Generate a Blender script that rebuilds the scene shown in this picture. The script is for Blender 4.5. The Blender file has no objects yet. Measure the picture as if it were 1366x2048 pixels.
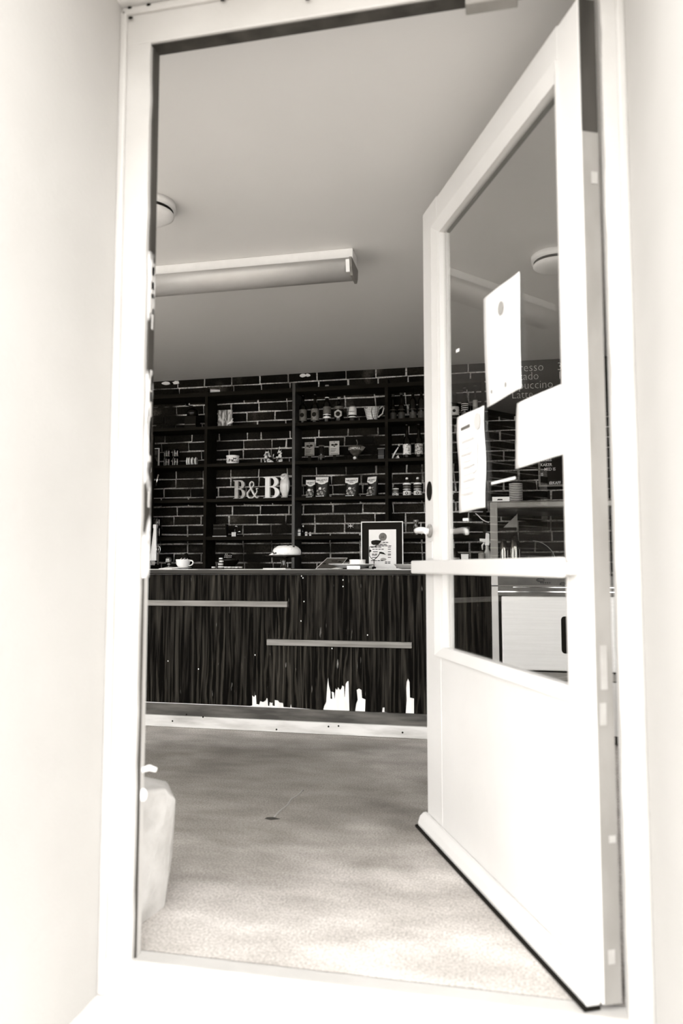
import bpy, bmesh, math, random
from mathutils import Vector, Matrix
random.seed(7)
S = bpy.context.scene
C = S.collection
PI = math.pi

# ------------------------------------------------------------------ camera
F_PX, PITCH, YAW = 1449.8, 0.07516, 0.20626      # focal length in pixels of the 2048 px height
CAM = Vector((0, 0, 0.98))
cd = bpy.data.cameras.new('camera'); cam = bpy.data.objects.new('camera', cd); C.objects.link(cam)
S.camera = cam
cd.sensor_fit = 'VERTICAL'; cd.sensor_height = 36.0; cd.lens = F_PX / 2048 * 36.0
cd.clip_start = 0.02; cd.clip_end = 100
fw = Vector((-math.sin(YAW)*math.cos(PITCH), math.cos(YAW)*math.cos(PITCH), math.sin(PITCH)))
rt = Vector((math.cos(YAW), math.sin(YAW), 0)); up = rt.cross(fw)
cam.matrix_world = Matrix(((rt.x, up.x, -fw.x, CAM.x), (rt.y, up.y, -fw.y, CAM.y), (rt.z, up.z, -fw.z, CAM.z), (0, 0, 0, 1)))
cd.dof.use_dof = True; cd.dof.focus_distance = 4.9; cd.dof.aperture_fstop = 2.4

# ------------------------------------------------------------------ light and exposure
w = bpy.data.worlds.new('world'); S.world = w; w.use_nodes = True
bg = w.node_tree.nodes['Background']
bg.inputs[0].default_value = (1.0, 0.995, 0.985, 1); bg.inputs[1].default_value = 3.4     # even overcast sky
sd = bpy.data.lights.new('sun', 'SUN'); so = bpy.data.objects.new('sun', sd); C.objects.link(so)
sd.energy = 15.0; sd.angle = math.radians(2.0); sd.color = (1, 0.985, 0.965)
so.rotation_euler = Vector((1.0, -0.25, -0.85)).to_track_quat('-Z', 'Y').to_euler()
so.location = (-6, 4, 8)
S.view_settings.view_transform = 'Standard'; S.view_settings.look = 'None'
S.view_settings.gamma = 1.0; S.view_settings.use_curve_mapping = False
S.view_settings.exposure = 1.2

# ------------------------------------------------------------------ helpers
def ray(px, py):
    return fw + rt*((px-683)/F_PX) - up*((py-1024)/F_PX)
def A(px, py, Y):
    d = ray(px, py); return CAM + d*(Y/d.y)
def XA(px, Y, py=1000):
    return A(px, py, Y).x
def AZ(px, py, Z):
    d = ray(px, py); return CAM + d*((Z-CAM.z)/d.z)

def tint(v):
    k = max(0.0, min(1.0, (math.log10(max(v, 0.004))+2.2)/2.2))
    return (v, v*(0.84+0.148*k), v*(0.60+0.378*k))
def M(name, v1, v2=None, scale=8.0, stretch=(1, 1, 1), rough=0.6, metal=0.0, bump=0.0, bscale=None, lo=0.35, hi=0.65, detail=6.0, spec=0.5, distort=0.0, spread=None):
    m = bpy.data.materials.new(name); m.use_nodes = True
    nt = m.node_tree; b = nt.nodes['Principled BSDF']
    b.inputs['Roughness'].default_value = rough; b.inputs['Metallic'].default_value = metal
    b.inputs['Specular IOR Level'].default_value = spec
    b.inputs['Base Color'].default_value = (*tint(v1), 1)
    if v2 is not None or bump:
        tc = nt.nodes.new('ShaderNodeTexCoord'); mp = nt.nodes.new('ShaderNodeMapping')
        mp.inputs['Scale'].default_value = stretch
        nt.links.new(tc.outputs['Object'], mp.inputs['Vector'])
        n = nt.nodes.new('ShaderNodeTexNoise'); n.inputs['Scale'].default_value = scale
        n.inputs['Detail'].default_value = detail; n.inputs['Distortion'].default_value = distort
        nt.links.new(mp.outputs[0], n.inputs['Vector'])
        if v2 is not None:
            r = nt.nodes.new('ShaderNodeValToRGB')
            r.color_ramp.elements[0].position = lo; r.color_ramp.elements[0].color = (*tint(v1), 1)
            r.color_ramp.elements[1].position = hi; r.color_ramp.elements[1].color = (*tint(v2), 1)
            nt.links.new(n.outputs['Fac'], r.inputs['Fac'])
            if spread:                                  # value shifts from one piece to the next
                oi = nt.nodes.new('ShaderNodeObjectInfo'); hs = nt.nodes.new('ShaderNodeHueSaturation')
                mr = nt.nodes.new('ShaderNodeMapRange'); mr.inputs['To Min'].default_value = spread[0]; mr.inputs['To Max'].default_value = spread[1]
                nt.links.new(oi.outputs['Random'], mr.inputs['Value']); nt.links.new(mr.outputs[0], hs.inputs['Value'])
                nt.links.new(r.outputs[0], hs.inputs['Color']); nt.links.new(hs.outputs[0], b.inputs['Base Color'])
            else:
                nt.links.new(r.outputs[0], b.inputs['Base Color'])
        if bump:
            n2 = n
            if bscale:
                n2 = nt.nodes.new('ShaderNodeTexNoise'); n2.inputs['Scale'].default_value = bscale; n2.inputs['Detail'].default_value = 8
                nt.links.new(mp.outputs[0], n2.inputs['Vector'])
            bp = nt.nodes.new('ShaderNodeBump'); bp.inputs['Strength'].default_value = bump; bp.inputs['Distance'].default_value = 0.01
            nt.links.new(n2.outputs['Fac'], bp.inputs['Height']); nt.links.new(bp.outputs[0], b.inputs['Normal'])
    return m
def M_glass(name):            # thin clear pane: see-through with a mirror share that grows at a slant
    m = bpy.data.materials.new(name); m.use_nodes = True; nt = m.node_tree
    for n in list(nt.nodes): nt.nodes.remove(n)
    o = nt.nodes.new('ShaderNodeOutputMaterial'); mx = nt.nodes.new('ShaderNodeMixShader')
    tr = nt.nodes.new('ShaderNodeBsdfTransparent'); gl = nt.nodes.new('ShaderNodeBsdfGlossy'); gl.inputs['Roughness'].default_value = 0.0
    tr.inputs[0].default_value = (0.97, 0.97, 0.965, 1)
    fr = nt.nodes.new('ShaderNodeFresnel'); ge = nt.nodes.new('ShaderNodeNewGeometry'); ma = nt.nodes.new('ShaderNodeMath')
    ma.operation = 'MULTIPLY_ADD'; ma.inputs[1].default_value = 1/1.52-1.52; ma.inputs[2].default_value = 1.52
    nt.links.new(ge.outputs['Backfacing'], ma.inputs[0]); nt.links.new(ma.outputs[0], fr.inputs['IOR'])
    nt.links.new(fr.outputs[0], mx.inputs[0]); nt.links.new(tr.outputs[0], mx.inputs[1]); nt.links.new(gl.outputs[0], mx.inputs[2])
    nt.links.new(mx.outputs[0], o.inputs[0]); return m
def M_clear(name):            # clear glassware
    m = bpy.data.materials.new(name); m.use_nodes = True; b = m.node_tree.nodes['Principled BSDF']
    b.inputs['Base Color'].default_value = (0.95, 0.95, 0.94, 1); b.inputs['Roughness'].default_value = 0.02
    b.inputs['Transmission Weight'].default_value = 1.0; b.inputs['IOR'].default_value = 1.5
    return m

paint = M('white_paint', 0.50, 0.45, scale=5, rough=0.45, bump=0.12, bscale=60)
paint_door = M('door_paint', 0.64, 0.60, scale=3, rough=0.4, bump=0.06, bscale=40)
render = M('wall_render', 0.45, 0.42, scale=2, rough=0.9, bump=0.15, bscale=120)
worn_paint = M('worn_paint', 0.035, 0.75, scale=9, stretch=(1, 1, 0.6), lo=0.50, hi=0.58, rough=0.7, bump=0.4)
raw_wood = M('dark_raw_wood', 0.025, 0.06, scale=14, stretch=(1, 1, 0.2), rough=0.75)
door_edge = M('bare_door_edge', 0.24, 0.31, scale=10, stretch=(1, 1, 0.4), lo=0.4, hi=0.7, rough=0.7)
edge_pale = M('bare_door_edge_patch', 0.42, 0.36, scale=20, rough=0.7)
ceil_mat = M('ceiling_paint', 0.74, 0.72, scale=1.5, rough=0.95)
def M_patchy(name, dark, mid, pale, sc, p, rough, bump, lum=None):      # patches anchored to the wall itself
    m = bpy.data.materials.new(name); m.use_nodes = True; nt = m.node_tree; b = nt.nodes['Principled BSDF']
    g = nt.nodes.new('ShaderNodeNewGeometry')
    def noise(s_, d): 
        n = nt.nodes.new('ShaderNodeTexNoise'); n.inputs['Scale'].default_value = s_; n.inputs['Detail'].default_value = d
        nt.links.new(g.outputs['Position'], n.inputs['Vector']); return n.outputs['Fac']
    def ramp(src, stops):
        r = nt.nodes.new('ShaderNodeValToRGB'); e = r.color_ramp.elements
        for i, (q, v) in enumerate(stops):
            el = e[i] if i < 2 else e.new(q)
            el.position = q; el.color = (*tint(v), 1)
        nt.links.new(src, r.inputs[0]); return r.outputs[0]
    c1 = ramp(noise(sc, 3), ((p[0], dark), (p[1], mid), (p[2], pale)))
    c2 = ramp(noise(85, 4), ((0.30, 0.35), (0.62, 1.0)))
    x = nt.nodes.new('ShaderNodeMix'); x.data_type = 'RGBA'; x.blend_type = 'MULTIPLY'; x.inputs[0].default_value = 1.0
    nt.links.new(c1, x.inputs[6]); nt.links.new(c2, x.inputs[7]); out = x.outputs[2]
    if lum:
        oi = nt.nodes.new('ShaderNodeObjectInfo'); hs = nt.nodes.new('ShaderNodeHueSaturation'); mr = nt.nodes.new('ShaderNodeMapRange')
        mr.inputs['To Min'].default_value = lum[0]; mr.inputs['To Max'].default_value = lum[1]
        nt.links.new(oi.outputs['Random'], mr.inputs['Value']); nt.links.new(mr.outputs[0], hs.inputs['Value']); nt.links.new(out, hs.inputs['Color']); out = hs.outputs[0]
    nt.links.new(out, b.inputs['Base Color']); b.inputs['Roughness'].default_value = rough; b.inputs['Specular IOR Level'].default_value = 0.12
    bp = nt.nodes.new('ShaderNodeBump'); bp.inputs['Strength'].default_value = bump; bp.inputs['Distance'].default_value = 0.008
    nt.links.new(noise(70, 6), bp.inputs['Height']); nt.links.new(bp.outputs[0], b.inputs['Normal'])
    return m
brick_mat = M_patchy('dark_brick', 0.006, 0.014, 0.085, 3.4, (0.40, 0.62, 0.74), 0.9, 0.6, (0.5, 1.9))
mortar_mat = M_patchy('mortar', 0.015, 0.42, 0.85, 2.6, (0.36, 0.50, 0.66), 0.95, 0.8)
shelf_mat = M('dark_stained_shelf', 0.008, 0.014, scale=10, stretch=(0.3, 2, 2), rough=0.8, spec=0.05)
stain = M('dark_stained_edge', 0.016, 0.030, scale=8, stretch=(0.25, 2, 3), rough=0.5)
rail_wood = M('pale_wood', 0.12, 0.24, scale=12, stretch=(0.3, 3, 6), rough=0.6, lo=0.3, hi=0.7)
white_cer = M('white_ceramic', 0.88, rough=0.15)
white_mat = M('white_matt', 0.88, 0.84, scale=20, rough=0.7)
paper = M('paper', 0.88, 0.85, scale=6, rough=0.85)
grey_label = M('grey_label', 0.13, 0.08, scale=30, rough=0.6)
pale_label = M('pale_label', 0.80, 0.66, scale=40, rough=0.6)
ink = M('ink', 0.012, rough=0.8, spec=0.1)
ink_soft = M('faded_ink', 0.42, 0.6, scale=30, rough=0.8)
chalk = M('chalk', 0.8, 0.55, scale=60, rough=0.9)
black = M('black_gloss', 0.007, rough=0.25, spec=0.3)
black_matt = M('black_matt', 0.008, rough=0.8, spec=0.1)
dark_glass = M('dark_bottle_glass', 0.006, rough=0.12, spec=0.35)
steel = M('brushed_steel', 0.80, 0.74, scale=6, stretch=(0.4, 1, 30), rough=0.5, metal=0.35)
steel_grey = M('grey_steel_frame', 0.24, 0.2, scale=5, rough=0.45, metal=0.3)
steel_pale = M('pale_steel_post', 0.55, 0.48, scale=5, rough=0.4, metal=0.3)
chrome = M('chrome', 0.75, rough=0.08, metal=1.0)
lamp_grey = M('lamp_reflector', 0.60, 0.5, scale=3, stretch=(1, 1, 1), rough=0.5, metal=0.3)
stone_mat = M('white_stone', 0.56, 0.36, scale=9, lo=0.35, hi=0.75, rough=0.85, bump=0.5, bscale=40)
cake_mat = M('cake_icing', 0.90, 0.84, scale=60, rough=0.8, bump=0.6, bscale=60)
berry_mat = M('dark_berry', 0.015, rough=0.3)
glass = M_glass('window_glass'); clear = M_clear('clear_glass')
wood_sign = M('grained_wood', 0.06, 0.58, scale=34, stretch=(1, 1, 0.22), distort=2.5, lo=0.42, hi=0.58, rough=0.6)
owl_mat = M('owl_glaze', 0.70, 0.5, scale=14, rough=0.25)
spotted = M('spotted_glaze', 0.01, 0.88, scale=38, lo=0.46, hi=0.52, rough=0.3)
letter_a = M('grey_letter', 0.46, 0.34, scale=30, rough=0.7)
letter_b = M('pale_letter', 0.82, 0.76, scale=20, rough=0.6)
tin = M('letter_galvanised', 0.70, 0.5, scale=30, rough=0.5)
photo_mat = M('bag_print', 0.015, 0.34, scale=46, lo=0.5, hi=0.62, rough=0.5)

# floor: speckled worn concrete
def M_floor():
    m = bpy.data.materials.new('concrete_floor'); m.use_nodes = True; nt = m.node_tree; b = nt.nodes['Principled BSDF']
    tc = nt.nodes.new('ShaderNodeTexCoord')
    def noise(sc, st, det=6):
        mp = nt.nodes.new('ShaderNodeMapping'); mp.inputs['Scale'].default_value = st
        n = nt.nodes.new('ShaderNodeTexNoise'); n.inputs['Scale'].default_value = sc; n.inputs['Detail'].default_value = det
        nt.links.new(tc.outputs['Object'], mp.inputs['Vector']); nt.links.new(mp.outputs[0], n.inputs['Vector']); return n.outputs['Fac']
    def ramp(s, p0, c0, p1, c1):
        r = nt.nodes.new('ShaderNodeValToRGB'); e = r.color_ramp.elements
        e[0].position = p0; e[0].color = (*tint(c0), 1); e[1].position = p1; e[1].color = (*tint(c1), 1)
        nt.links.new(s, r.inputs[0]); return r.outputs[0]
    def mixc(t, f, a, c):
        x = nt.nodes.new('ShaderNodeMix'); x.data_type = 'RGBA'; x.blend_type = t
        if isinstance(f, float): x.inputs[0].default_value = f
        else: nt.links.new(f, x.inputs[0])
        nt.links.new(a, x.inputs[6]); nt.links.new(c, x.inputs[7]); return x.outputs[2]
    big = ramp(noise(1.5, (0.6, 1.3, 1), 5), 0.34, 0.56, 0.62, 0.84)
    mid = ramp(noise(8, (0.6, 1.3, 1), 8), 0.34, 0.74, 0.66, 1.0)
    fine = ramp(noise(150, (1, 1, 1), 4), 0.36, 0.58, 0.64, 1.0)
    c = mixc('MULTIPLY', 1.0, big, mid); c = mixc('MULTIPLY', 1.0, c, fine)
    # ingrained dirt of the much-walked middle of the room, ragged outline
    mp = nt.nodes.new('ShaderNodeMapping'); mp.inputs['Location'].default_value = (0.62, -2.18, 0); mp.inputs['Scale'].default_value = (0.62, 0.68, 1)
    gr = nt.nodes.new('ShaderNodeTexGradient'); gr.gradient_type = 'SPHERICAL'
    ns = nt.nodes.new('ShaderNodeTexNoise'); ns.inputs['Scale'].default_value = 3.0; ns.inputs['Detail'].default_value = 7
    ad = nt.nodes.new('ShaderNodeVectorMath'); ad.operation = 'MULTIPLY_ADD'; ad.inputs[1].default_value = (0.7, 0.7, 0); 
    nt.links.new(tc.outputs['Object'], mp.inputs['Vector']); nt.links.new(tc.outputs['Object'], ns.inputs['Vector'])
    nt.links.new(ns.outputs['Color'], ad.inputs[0]); nt.links.new(mp.outputs[0], ad.inputs[2])
    sh = nt.nodes.new('ShaderNodeVectorMath'); sh.operation = 'SUBTRACT'; sh.inputs[1].default_value = (0.35, 0.35, 0)
    nt.links.new(ad.outputs[0], sh.inputs[0]); nt.links.new(sh.outputs[0], gr.inputs['Vector'])
    dirt = ramp(gr.outputs['Fac'], 0.10, 1.0, 0.62, 0.46)
    c = mixc('MULTIPLY', 1.0, c, dirt)
    nt.links.new(c, b.inputs['Base Color']); b.inputs['Roughness'].default_value = 0.75
    bp = nt.nodes.new('ShaderNodeBump'); bp.inputs['Strength'].default_value = 0.2; bp.inputs['Distance'].default_value = 0.004
    nt.links.new(noise(240, (1, 1, 1), 3), bp.inputs['Height']); nt.links.new(bp.outputs[0], b.inputs['Normal'])
    return m
floor_mat = M_floor()
# counter veneer: dark stained plywood with pale vertical grain streaks
def M_veneer():
    m = bpy.data.materials.new('dark_plywood_veneer'); m.use_nodes = True; nt = m.node_tree; b = nt.nodes['Principled BSDF']
    tc = nt.nodes.new('ShaderNodeTexCoord')
    def noise(sc, st, det, dist):
        mp = nt.nodes.new('ShaderNodeMapping'); mp.inputs['Scale'].default_value = st
        n = nt.nodes.new('ShaderNodeTexNoise'); n.inputs['Scale'].default_value = sc; n.inputs['Detail'].default_value = det; n.inputs['Distortion'].default_value = dist
        nt.links.new(tc.outputs['Object'], mp.inputs['Vector']); nt.links.new(mp.outputs[0], n.inputs['Vector']); return n.outputs['Fac']
    def ramp(s, stops):
        r = nt.nodes.new('ShaderNodeValToRGB'); e = r.color_ramp.elements
        for i, (p, v) in enumerate(stops):
            el = e[i] if i < 2 else e.new(p)
            el.position = p; el.color = (*tint(v), 1)
        nt.links.new(s, r.inputs[0]); return r.outputs[0]
    a = ramp(noise(44, (1, 1, 0.04), 6, 0.7), ((0.47, 0.0016), (0.78, 0.040)))
    w = nt.nodes.new('ShaderNodeTexWave'); w.wave_type = 'BANDS'; w.bands_direction = 'X'
    w.inputs['Scale'].default_value = 9; w.inputs['Distortion'].default_value = 9; w.inputs['Detail'].default_value = 4; w.inputs['Detail Scale'].default_value = 1.2
    mp = nt.nodes.new('ShaderNodeMapping'); mp.inputs['Scale'].default_value = (1, 1, 0.16)
    nt.links.new(tc.outputs['Object'], mp.inputs['Vector']); nt.links.new(mp.outputs[0], w.inputs['Vector'])
    g = ramp(w.outputs['Fac'], ((0.66, 0.0008), (1.0, 0.036)))
    mk = ramp(noise(2.2, (1, 1, 0.6), 4, 0.3), ((0.40, 0.02), (0.72, 1.0)))
    def mix(t, f, p, q):
        x = nt.nodes.new('ShaderNodeMix'); x.data_type = 'RGBA'; x.blend_type = t; x.inputs[0].default_value = f
        nt.links.new(p, x.inputs[6]); nt.links.new(q, x.inputs[7]); return x.outputs[2]
    g2 = mix('MULTIPLY', 1.0, g, mk)
    sp = ramp(noise(34, (1.4, 1, 0.18), 8, 0.2), ((0.68, 0.0), (0.75, 0.45)))
    c = mix('ADD', 1.0, mix('ADD', 1.0, a, g2), mix('MULTIPLY', 1.0, sp, mk))
    nt.links.new(c, b.inputs['Base Color']); b.inputs['Roughness'].default_value = 0.7; b.inputs['Specular IOR Level'].default_value = 0.03
    return m
veneer_mat = M_veneer()

class MB:
    def __init__(s): s.bm = bmesh.new()
    def box(s, x0, x1, y0, y1, z0, z1, mtx=None):
        vs = [s.bm.verts.new((x, y, z)) for x in (x0, x1) for y in (y0, y1) for z in (z0, z1)]
        for f in ((0, 1, 3, 2), (4, 6, 7, 5), (0, 4, 5, 1), (2, 3, 7, 6), (0, 2, 6, 4), (1, 5, 7, 3)):
            s.bm.faces.new([vs[i] for i in f])
        if mtx is not None:
            for v in vs: v.co = mtx @ v.co
        return s
    def lathe(s, prof, c=(0, 0, 0), n=24, mtx=None, sx=1, sy=1, cap=True):
        rings = []; c = Vector(c); new = []
        for r, z in prof:
            ring = [s.bm.verts.new((c.x+sx*r*math.cos(2*PI*i/n), c.y+sy*r*math.sin(2*PI*i/n), c.z+z)) for i in range(n)]
            rings.append(ring); new += ring
        for a, b in zip(rings, rings[1:]):
            for i in range(n):
                f = s.bm.faces.new((a[i], a[(i+1) % n], b[(i+1) % n], b[i])); f.smooth = True
        if cap:
            s.bm.faces.new(rings[0][::-1]); s.bm.faces.new(rings[-1])
        if mtx is not None:
            for v in new: v.co = mtx @ v.co
        return s
    def tube(s, pts, r, n=8, sm=0):
        pts = [Vector(p) for p in pts]; rs = list(r) if isinstance(r, (list, tuple)) else [r]*len(pts); rings = []
        if sm:
            P2, R2 = [], []
            for i in range(len(pts)-1):
                a, b_, c, d = pts[max(i-1, 0)], pts[i], pts[i+1], pts[min(i+2, len(pts)-1)]
                for k in range(sm):
                    t = k/sm; P2.append(.5*((2*b_)+(c-a)*t+(2*a-5*b_+4*c-d)*t*t+(3*b_-a-3*c+d)*t**3)); R2.append(rs[i]+(rs[i+1]-rs[i])*t)
            P2.append(pts[-1]); R2.append(rs[-1]); pts, rs = P2, R2
        ref = None
        for i, p in enumerate(pts):
            t = (pts[min(i+1, len(pts)-1)]-pts[max(i-1, 0)]).normalized()
            if ref is None: ref = Vector((0, 0, 1)) if abs(t.z) < 0.9 else Vector((1, 0, 0))
            u = t.cross(ref).normalized(); v = u.cross(t).normalized(); ref = v
            rings.append([s.bm.verts.new(p+rs[i]*(u*math.cos(2*PI*k/n)+v*math.sin(2*PI*k/n))) for k in range(n)])
        for a, b in zip(rings, rings[1:]):
            for k in range(n):
                f = s.bm.faces.new((a[k], a[(k+1) % n], b[(k+1) % n], b[k])); f.smooth = True
        s.bm.faces.new(rings[0][::-1]); s.bm.faces.new(rings[-1])
        return s
    def prism(s, pts, d, mtx=None):                   # outline in the local XZ plane, thickness d along +Y
        a = [s.bm.verts.new((x, 0, z)) for x, z in pts]; b = [s.bm.verts.new((x, d, z)) for x, z in pts]
        n = len(pts)
        s.bm.faces.new(a); s.bm.faces.new(b[::-1])
        for i in range(n): s.bm.faces.new((a[i], b[i], b[(i+1) % n], a[(i+1) % n]))
        if mtx is not None:
            for v in a+b: v.co = mtx @ v.co
        return s
    def hull(s, pts):
        vs = [s.bm.verts.new(p) for p in pts]
        bmesh.ops.convex_hull(s.bm, input=vs); return s
    def ball(s, c, r, sc=(1, 1, 1), u=14, v=9):
        g = bmesh.ops.create_uvsphere(s.bm, u_segments=u, v_segments=v, radius=r)
        for q in g['verts']: q.co = Vector((q.co.x*sc[0], q.co.y*sc[1], q.co.z*sc[2]))+Vector(c)
        for f in s.bm.faces:
            if all(x in g['verts'] for x in f.verts[:1]): f.smooth = True
        return s
    def build(s, name, m, parent=None, bevel=0, loc=None, rz=None):
        bmesh.ops.recalc_face_normals(s.bm, faces=s.bm.faces)
        me = bpy.data.meshes.new(name); s.bm.to_mesh(me); s.bm.free()
        me.materials.append(m)
        o = bpy.data.objects.new(name, me); C.objects.link(o)
        if parent: o.parent = parent
        if loc: o.location = loc
        if rz is not None: o.rotation_euler = (0, 0, rz)
        if bevel:
            b = o.modifiers.new('bevel', 'BEVEL'); b.width = bevel; b.segments = 2; b.limit_method = 'ANGLE'
        return o
def tag(o, label=None, cat=None, group=None, kind=None):
    if label: o['label'] = label
    if cat: o['category'] = cat
    if group: o['group'] = group
    if kind: o['kind'] = kind
    return o
def thing(name, label, cat, loc=(0, 0, 0), rz=0, group=None, kind=None):
    o = bpy.data.objects.new(name, None); C.objects.link(o); o.location = loc; o.rotation_euler = (0, 0, rz)
    o.empty_display_size = 0.05
    return tag(o, label, cat, group, kind)
def struct(name, mb, m, parent=None, bevel=0):
    o = mb.build(name, m, parent, bevel)
    if not parent: o['kind'] = 'structure'
    return o
def text(name, body, size, m, parent, loc, rot=(PI/2, 0, 0), align='CENTER', ext=0.0004, thin=0.0, sx=1.0, space=1.0, shear=0.0):
    cu = bpy.data.curves.new(name, 'FONT'); cu.body = body; cu.size = size; cu.align_x = align; cu.extrude = ext
    cu.offset = thin; cu.resolution_u = 2; cu.space_line = space; cu.shear = shear
    t = bpy.data.objects.new('tmp', cu); C.objects.link(t)
    dg = bpy.context.evaluated_depsgraph_get(); me = bpy.data.meshes.new_from_object(t.evaluated_get(dg))
    bpy.data.objects.remove(t); bpy.data.curves.remove(cu)
    me.name = name; me.materials.clear(); me.materials.append(m)
    o = bpy.data.objects.new(name, me); C.objects.link(o); o.parent = parent; o.location = loc; o.rotation_euler = rot; o.scale = (sx, 1, 1)
    return o
def dup(root, loc, rz=0, label=None, scale=None):
    r = root.copy(); C.objects.link(r); r.location = loc; r.rotation_euler = (0, 0, rz)
    if label: r['label'] = label
    if scale: r.scale = scale
    for ch in list(root.children):
        c = ch.copy(); C.objects.link(c); c.parent = r
        for g in list(ch.children):
            d = g.copy(); C.objects.link(d); d.parent = c
    return r

# ------------------------------------------------------------------ the setting
FY = 1.74                      # outer face of the door frame
CEIL = 2.53; WB = 5.55         # ceiling height, face of the back wall
XL, XR = -4.6, 2.0
JL, JR = -0.899, 0.268         # clear opening of the door frame
OL, OR = -0.987, 0.325         # outer edges of the door frame
struct('floor', MB().box(XL, OL-0.1, 1.12, FY+0.05, -0.12, 0).box(OR+0.1, XR, 1.12, FY+0.05, -0.12, 0).box(XL, XR, FY+0.05, WB, -0.12, 0), floor_mat)
fl = bpy.data.objects['floor']
P = AZ(545, 1637, 0)
MB().hull([(-.03, -.012, 0), (.0, -.02, 0), (.035, 0, 0), (.0, .015, 0), (-.025, .01, 0), (0, 0, .003)]).build('floor_chip', M('floor_chip', 0.03, rough=.9), fl, loc=(P.x, P.y, 0.0005))
b = MB(); b.tube([AZ(x, y, 0.0005) for x, y in ((548, 1634), (560, 1622), (575, 1610), (583, 1598), (596, 1590), (606, 1580))], 0.003, 5, 3); b.build('floor_crack', M('floor_crack', 0.32, rough=.9), fl)
struct('ceiling', MB().box(XL-0.2, XR+0.2, 0.98, WB+0.2, CEIL, CEIL+0.15), ceil_mat)
struct('ground', MB().box(-14, 14, -16, 0.95, -0.30, -0.12), M('pavement', 0.16, 0.11, scale=6, rough=0.9))
struct('doorstep', MB().box(OL, OR, 0.90, FY+0.04, -0.30, -0.088), M('doorstep_stone', 0.60, 0.5, scale=6, rough=0.9))
struct('wall_entrance_left', MB().box(OL-0.10, OL, 1.0, FY+0.05, -0.12, CEIL), render)
struct('wall_entrance_right', MB().box(OR, OR+0.10, 1.0, FY+0.05, -0.12, CEIL), render)
wf = MB()
for (x0, x1, wx0, wx1) in ((XL-0.2, OL-0.10, -4.40, -1.20), (OR+0.10, XR+0.2, 0.50, 1.90)):
    wf.box(x0, wx0, 1.0, 1.12, -0.12, CEIL).box(wx1, x1, 1.0, 1.12, -0.12, CEIL)
    wf.box(wx0, wx1, 1.0, 1.12, -0.12, 0.30).box(wx0, wx1, 1.0, 1.12, 2.48, CEIL)
struct('wall_front', wf, render)
wl = MB().box(XL-0.2, XL, 1.12, 1.55, -0.12, CEIL).box(XL-0.2, XL, 2.75, WB+0.2, -0.12, CEIL)
wl.box(XL-0.2, XL, 1.55, 2.75, -0.12, 0.75).box(XL-0.2, XL, 1.55, 2.75, 2.1, CEIL)
struct('wall_left', wl, M('dark_wall_paint', 0.10, 0.13, scale=3, rough=0.8))
struct('wall_right', MB().box(XR, XR+0.2, 1.12, WB+0.2, -0.12, CEIL), M('dark_wall_paint', 0.05, 0.07, scale=3, rough=0.8))
struct('upper_sun_block', MB().box(XL-0.2, XR+0.2, 1.0, 5.75, CEIL+0.15, 8.5), render)  # unseen upper storeys, added to keep the sun off the street front
def window(i, x0, x1, z0, z1, y, along='X'):
    f = MB(); t = 0.06
    def bar(a0, a1, b0, b1):
        if along == 'X': f.box(a0, a1, y, y+0.06, b0, b1)
        else: f.box(y, y+0.06, a0, a1, b0, b1)
    bar(x0, x1, z0, z0+t); bar(x0, x1, z1-t, z1); bar(x0, x0+t, z0+t, z1-t); bar(x1-t, x1, z0+t, z1-t)
    m = (x0+x1)/2; bar(m-0.025, m+0.025, z0+t, z1-t)
    o = struct('window_%d' % i, f, paint)  # windows 2 and 3 are added, unseen
    for a, b in ((x0+t, m-0.025), (m+0.025, x1-t)):
        if along == 'X': MB().box(a, b, y+0.028, y+0.032, z0+t, z1-t).build('pane', glass, o)
        else: MB().box(y+0.028, y+0.032, a, b, z0+t, z1-t).build('pane', glass, o)
window(1, -4.40, -1.20, 0.30, 2.48, 1.03)
window(3, 0.50, 1.90, 0.30, 2.48, 1.03)  # added window, unseen, put in to brighten the counter and back wall
window(2, 1.55, 2.75, 0.75, 2.10, XL-0.12, 'Y')  # added unseen side window, lets in a sun patch for bounce light

# back wall: mortar bed with every brick in front of it
wb = struct('wall_back', MB().box(XL-0.2, XR+0.2, WB+0.011, WB+0.2, -0.12, CEIL), mortar_mat)
CO, BL, JT = 0.0765, 0.2395, 0.0125
def brick_mesh(L, Hh):
    b = MB(); j = lambda a: random.uniform(-a, a)
    o = [(-L/2+j(.004), j(.0035)-Hh/2), (L/2+j(.004), -Hh/2+j(.0035)), (L/2+j(.004), Hh/2+j(.0035)), (-L/2+j(.004), Hh/2+j(.0035))]
    c = 0.004
    ins = [(o[0][0]+c, o[0][1]+c), (o[1][0]-c, o[1][1]+c), (o[2][0]-c, o[2][1]-c), (o[3][0]+c, o[3][1]-c)]
    bk = [b.bm.verts.new((x, 0.03, z)) for x, z in o]; md = [b.bm.verts.new((x, 0.004, z)) for x, z in o]
    fr = [b.bm.verts.new((x, j(.0015), z)) for x, z in ins]
    b.bm.faces.new(fr)
    for p, q in ((bk, md), (md, fr)):
        for i in range(4): b.bm.faces.new((p[i], p[(i+1) % 4], q[(i+1) % 4], q[i]))
    bmesh.ops.recalc_face_normals(b.bm, faces=b.bm.faces)
    me = bpy.data.meshes.new('brick'); b.bm.to_mesh(me); b.bm.free(); me.materials.append(brick_mat); return me
full = [brick_mesh(BL-JT, CO-JT) for _ in range(9)]
half = [brick_mesh(BL/2-JT, CO-JT) for _ in range(4)]
field = MB(); nb = 0
zr = 2.503
rows = 0
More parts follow.
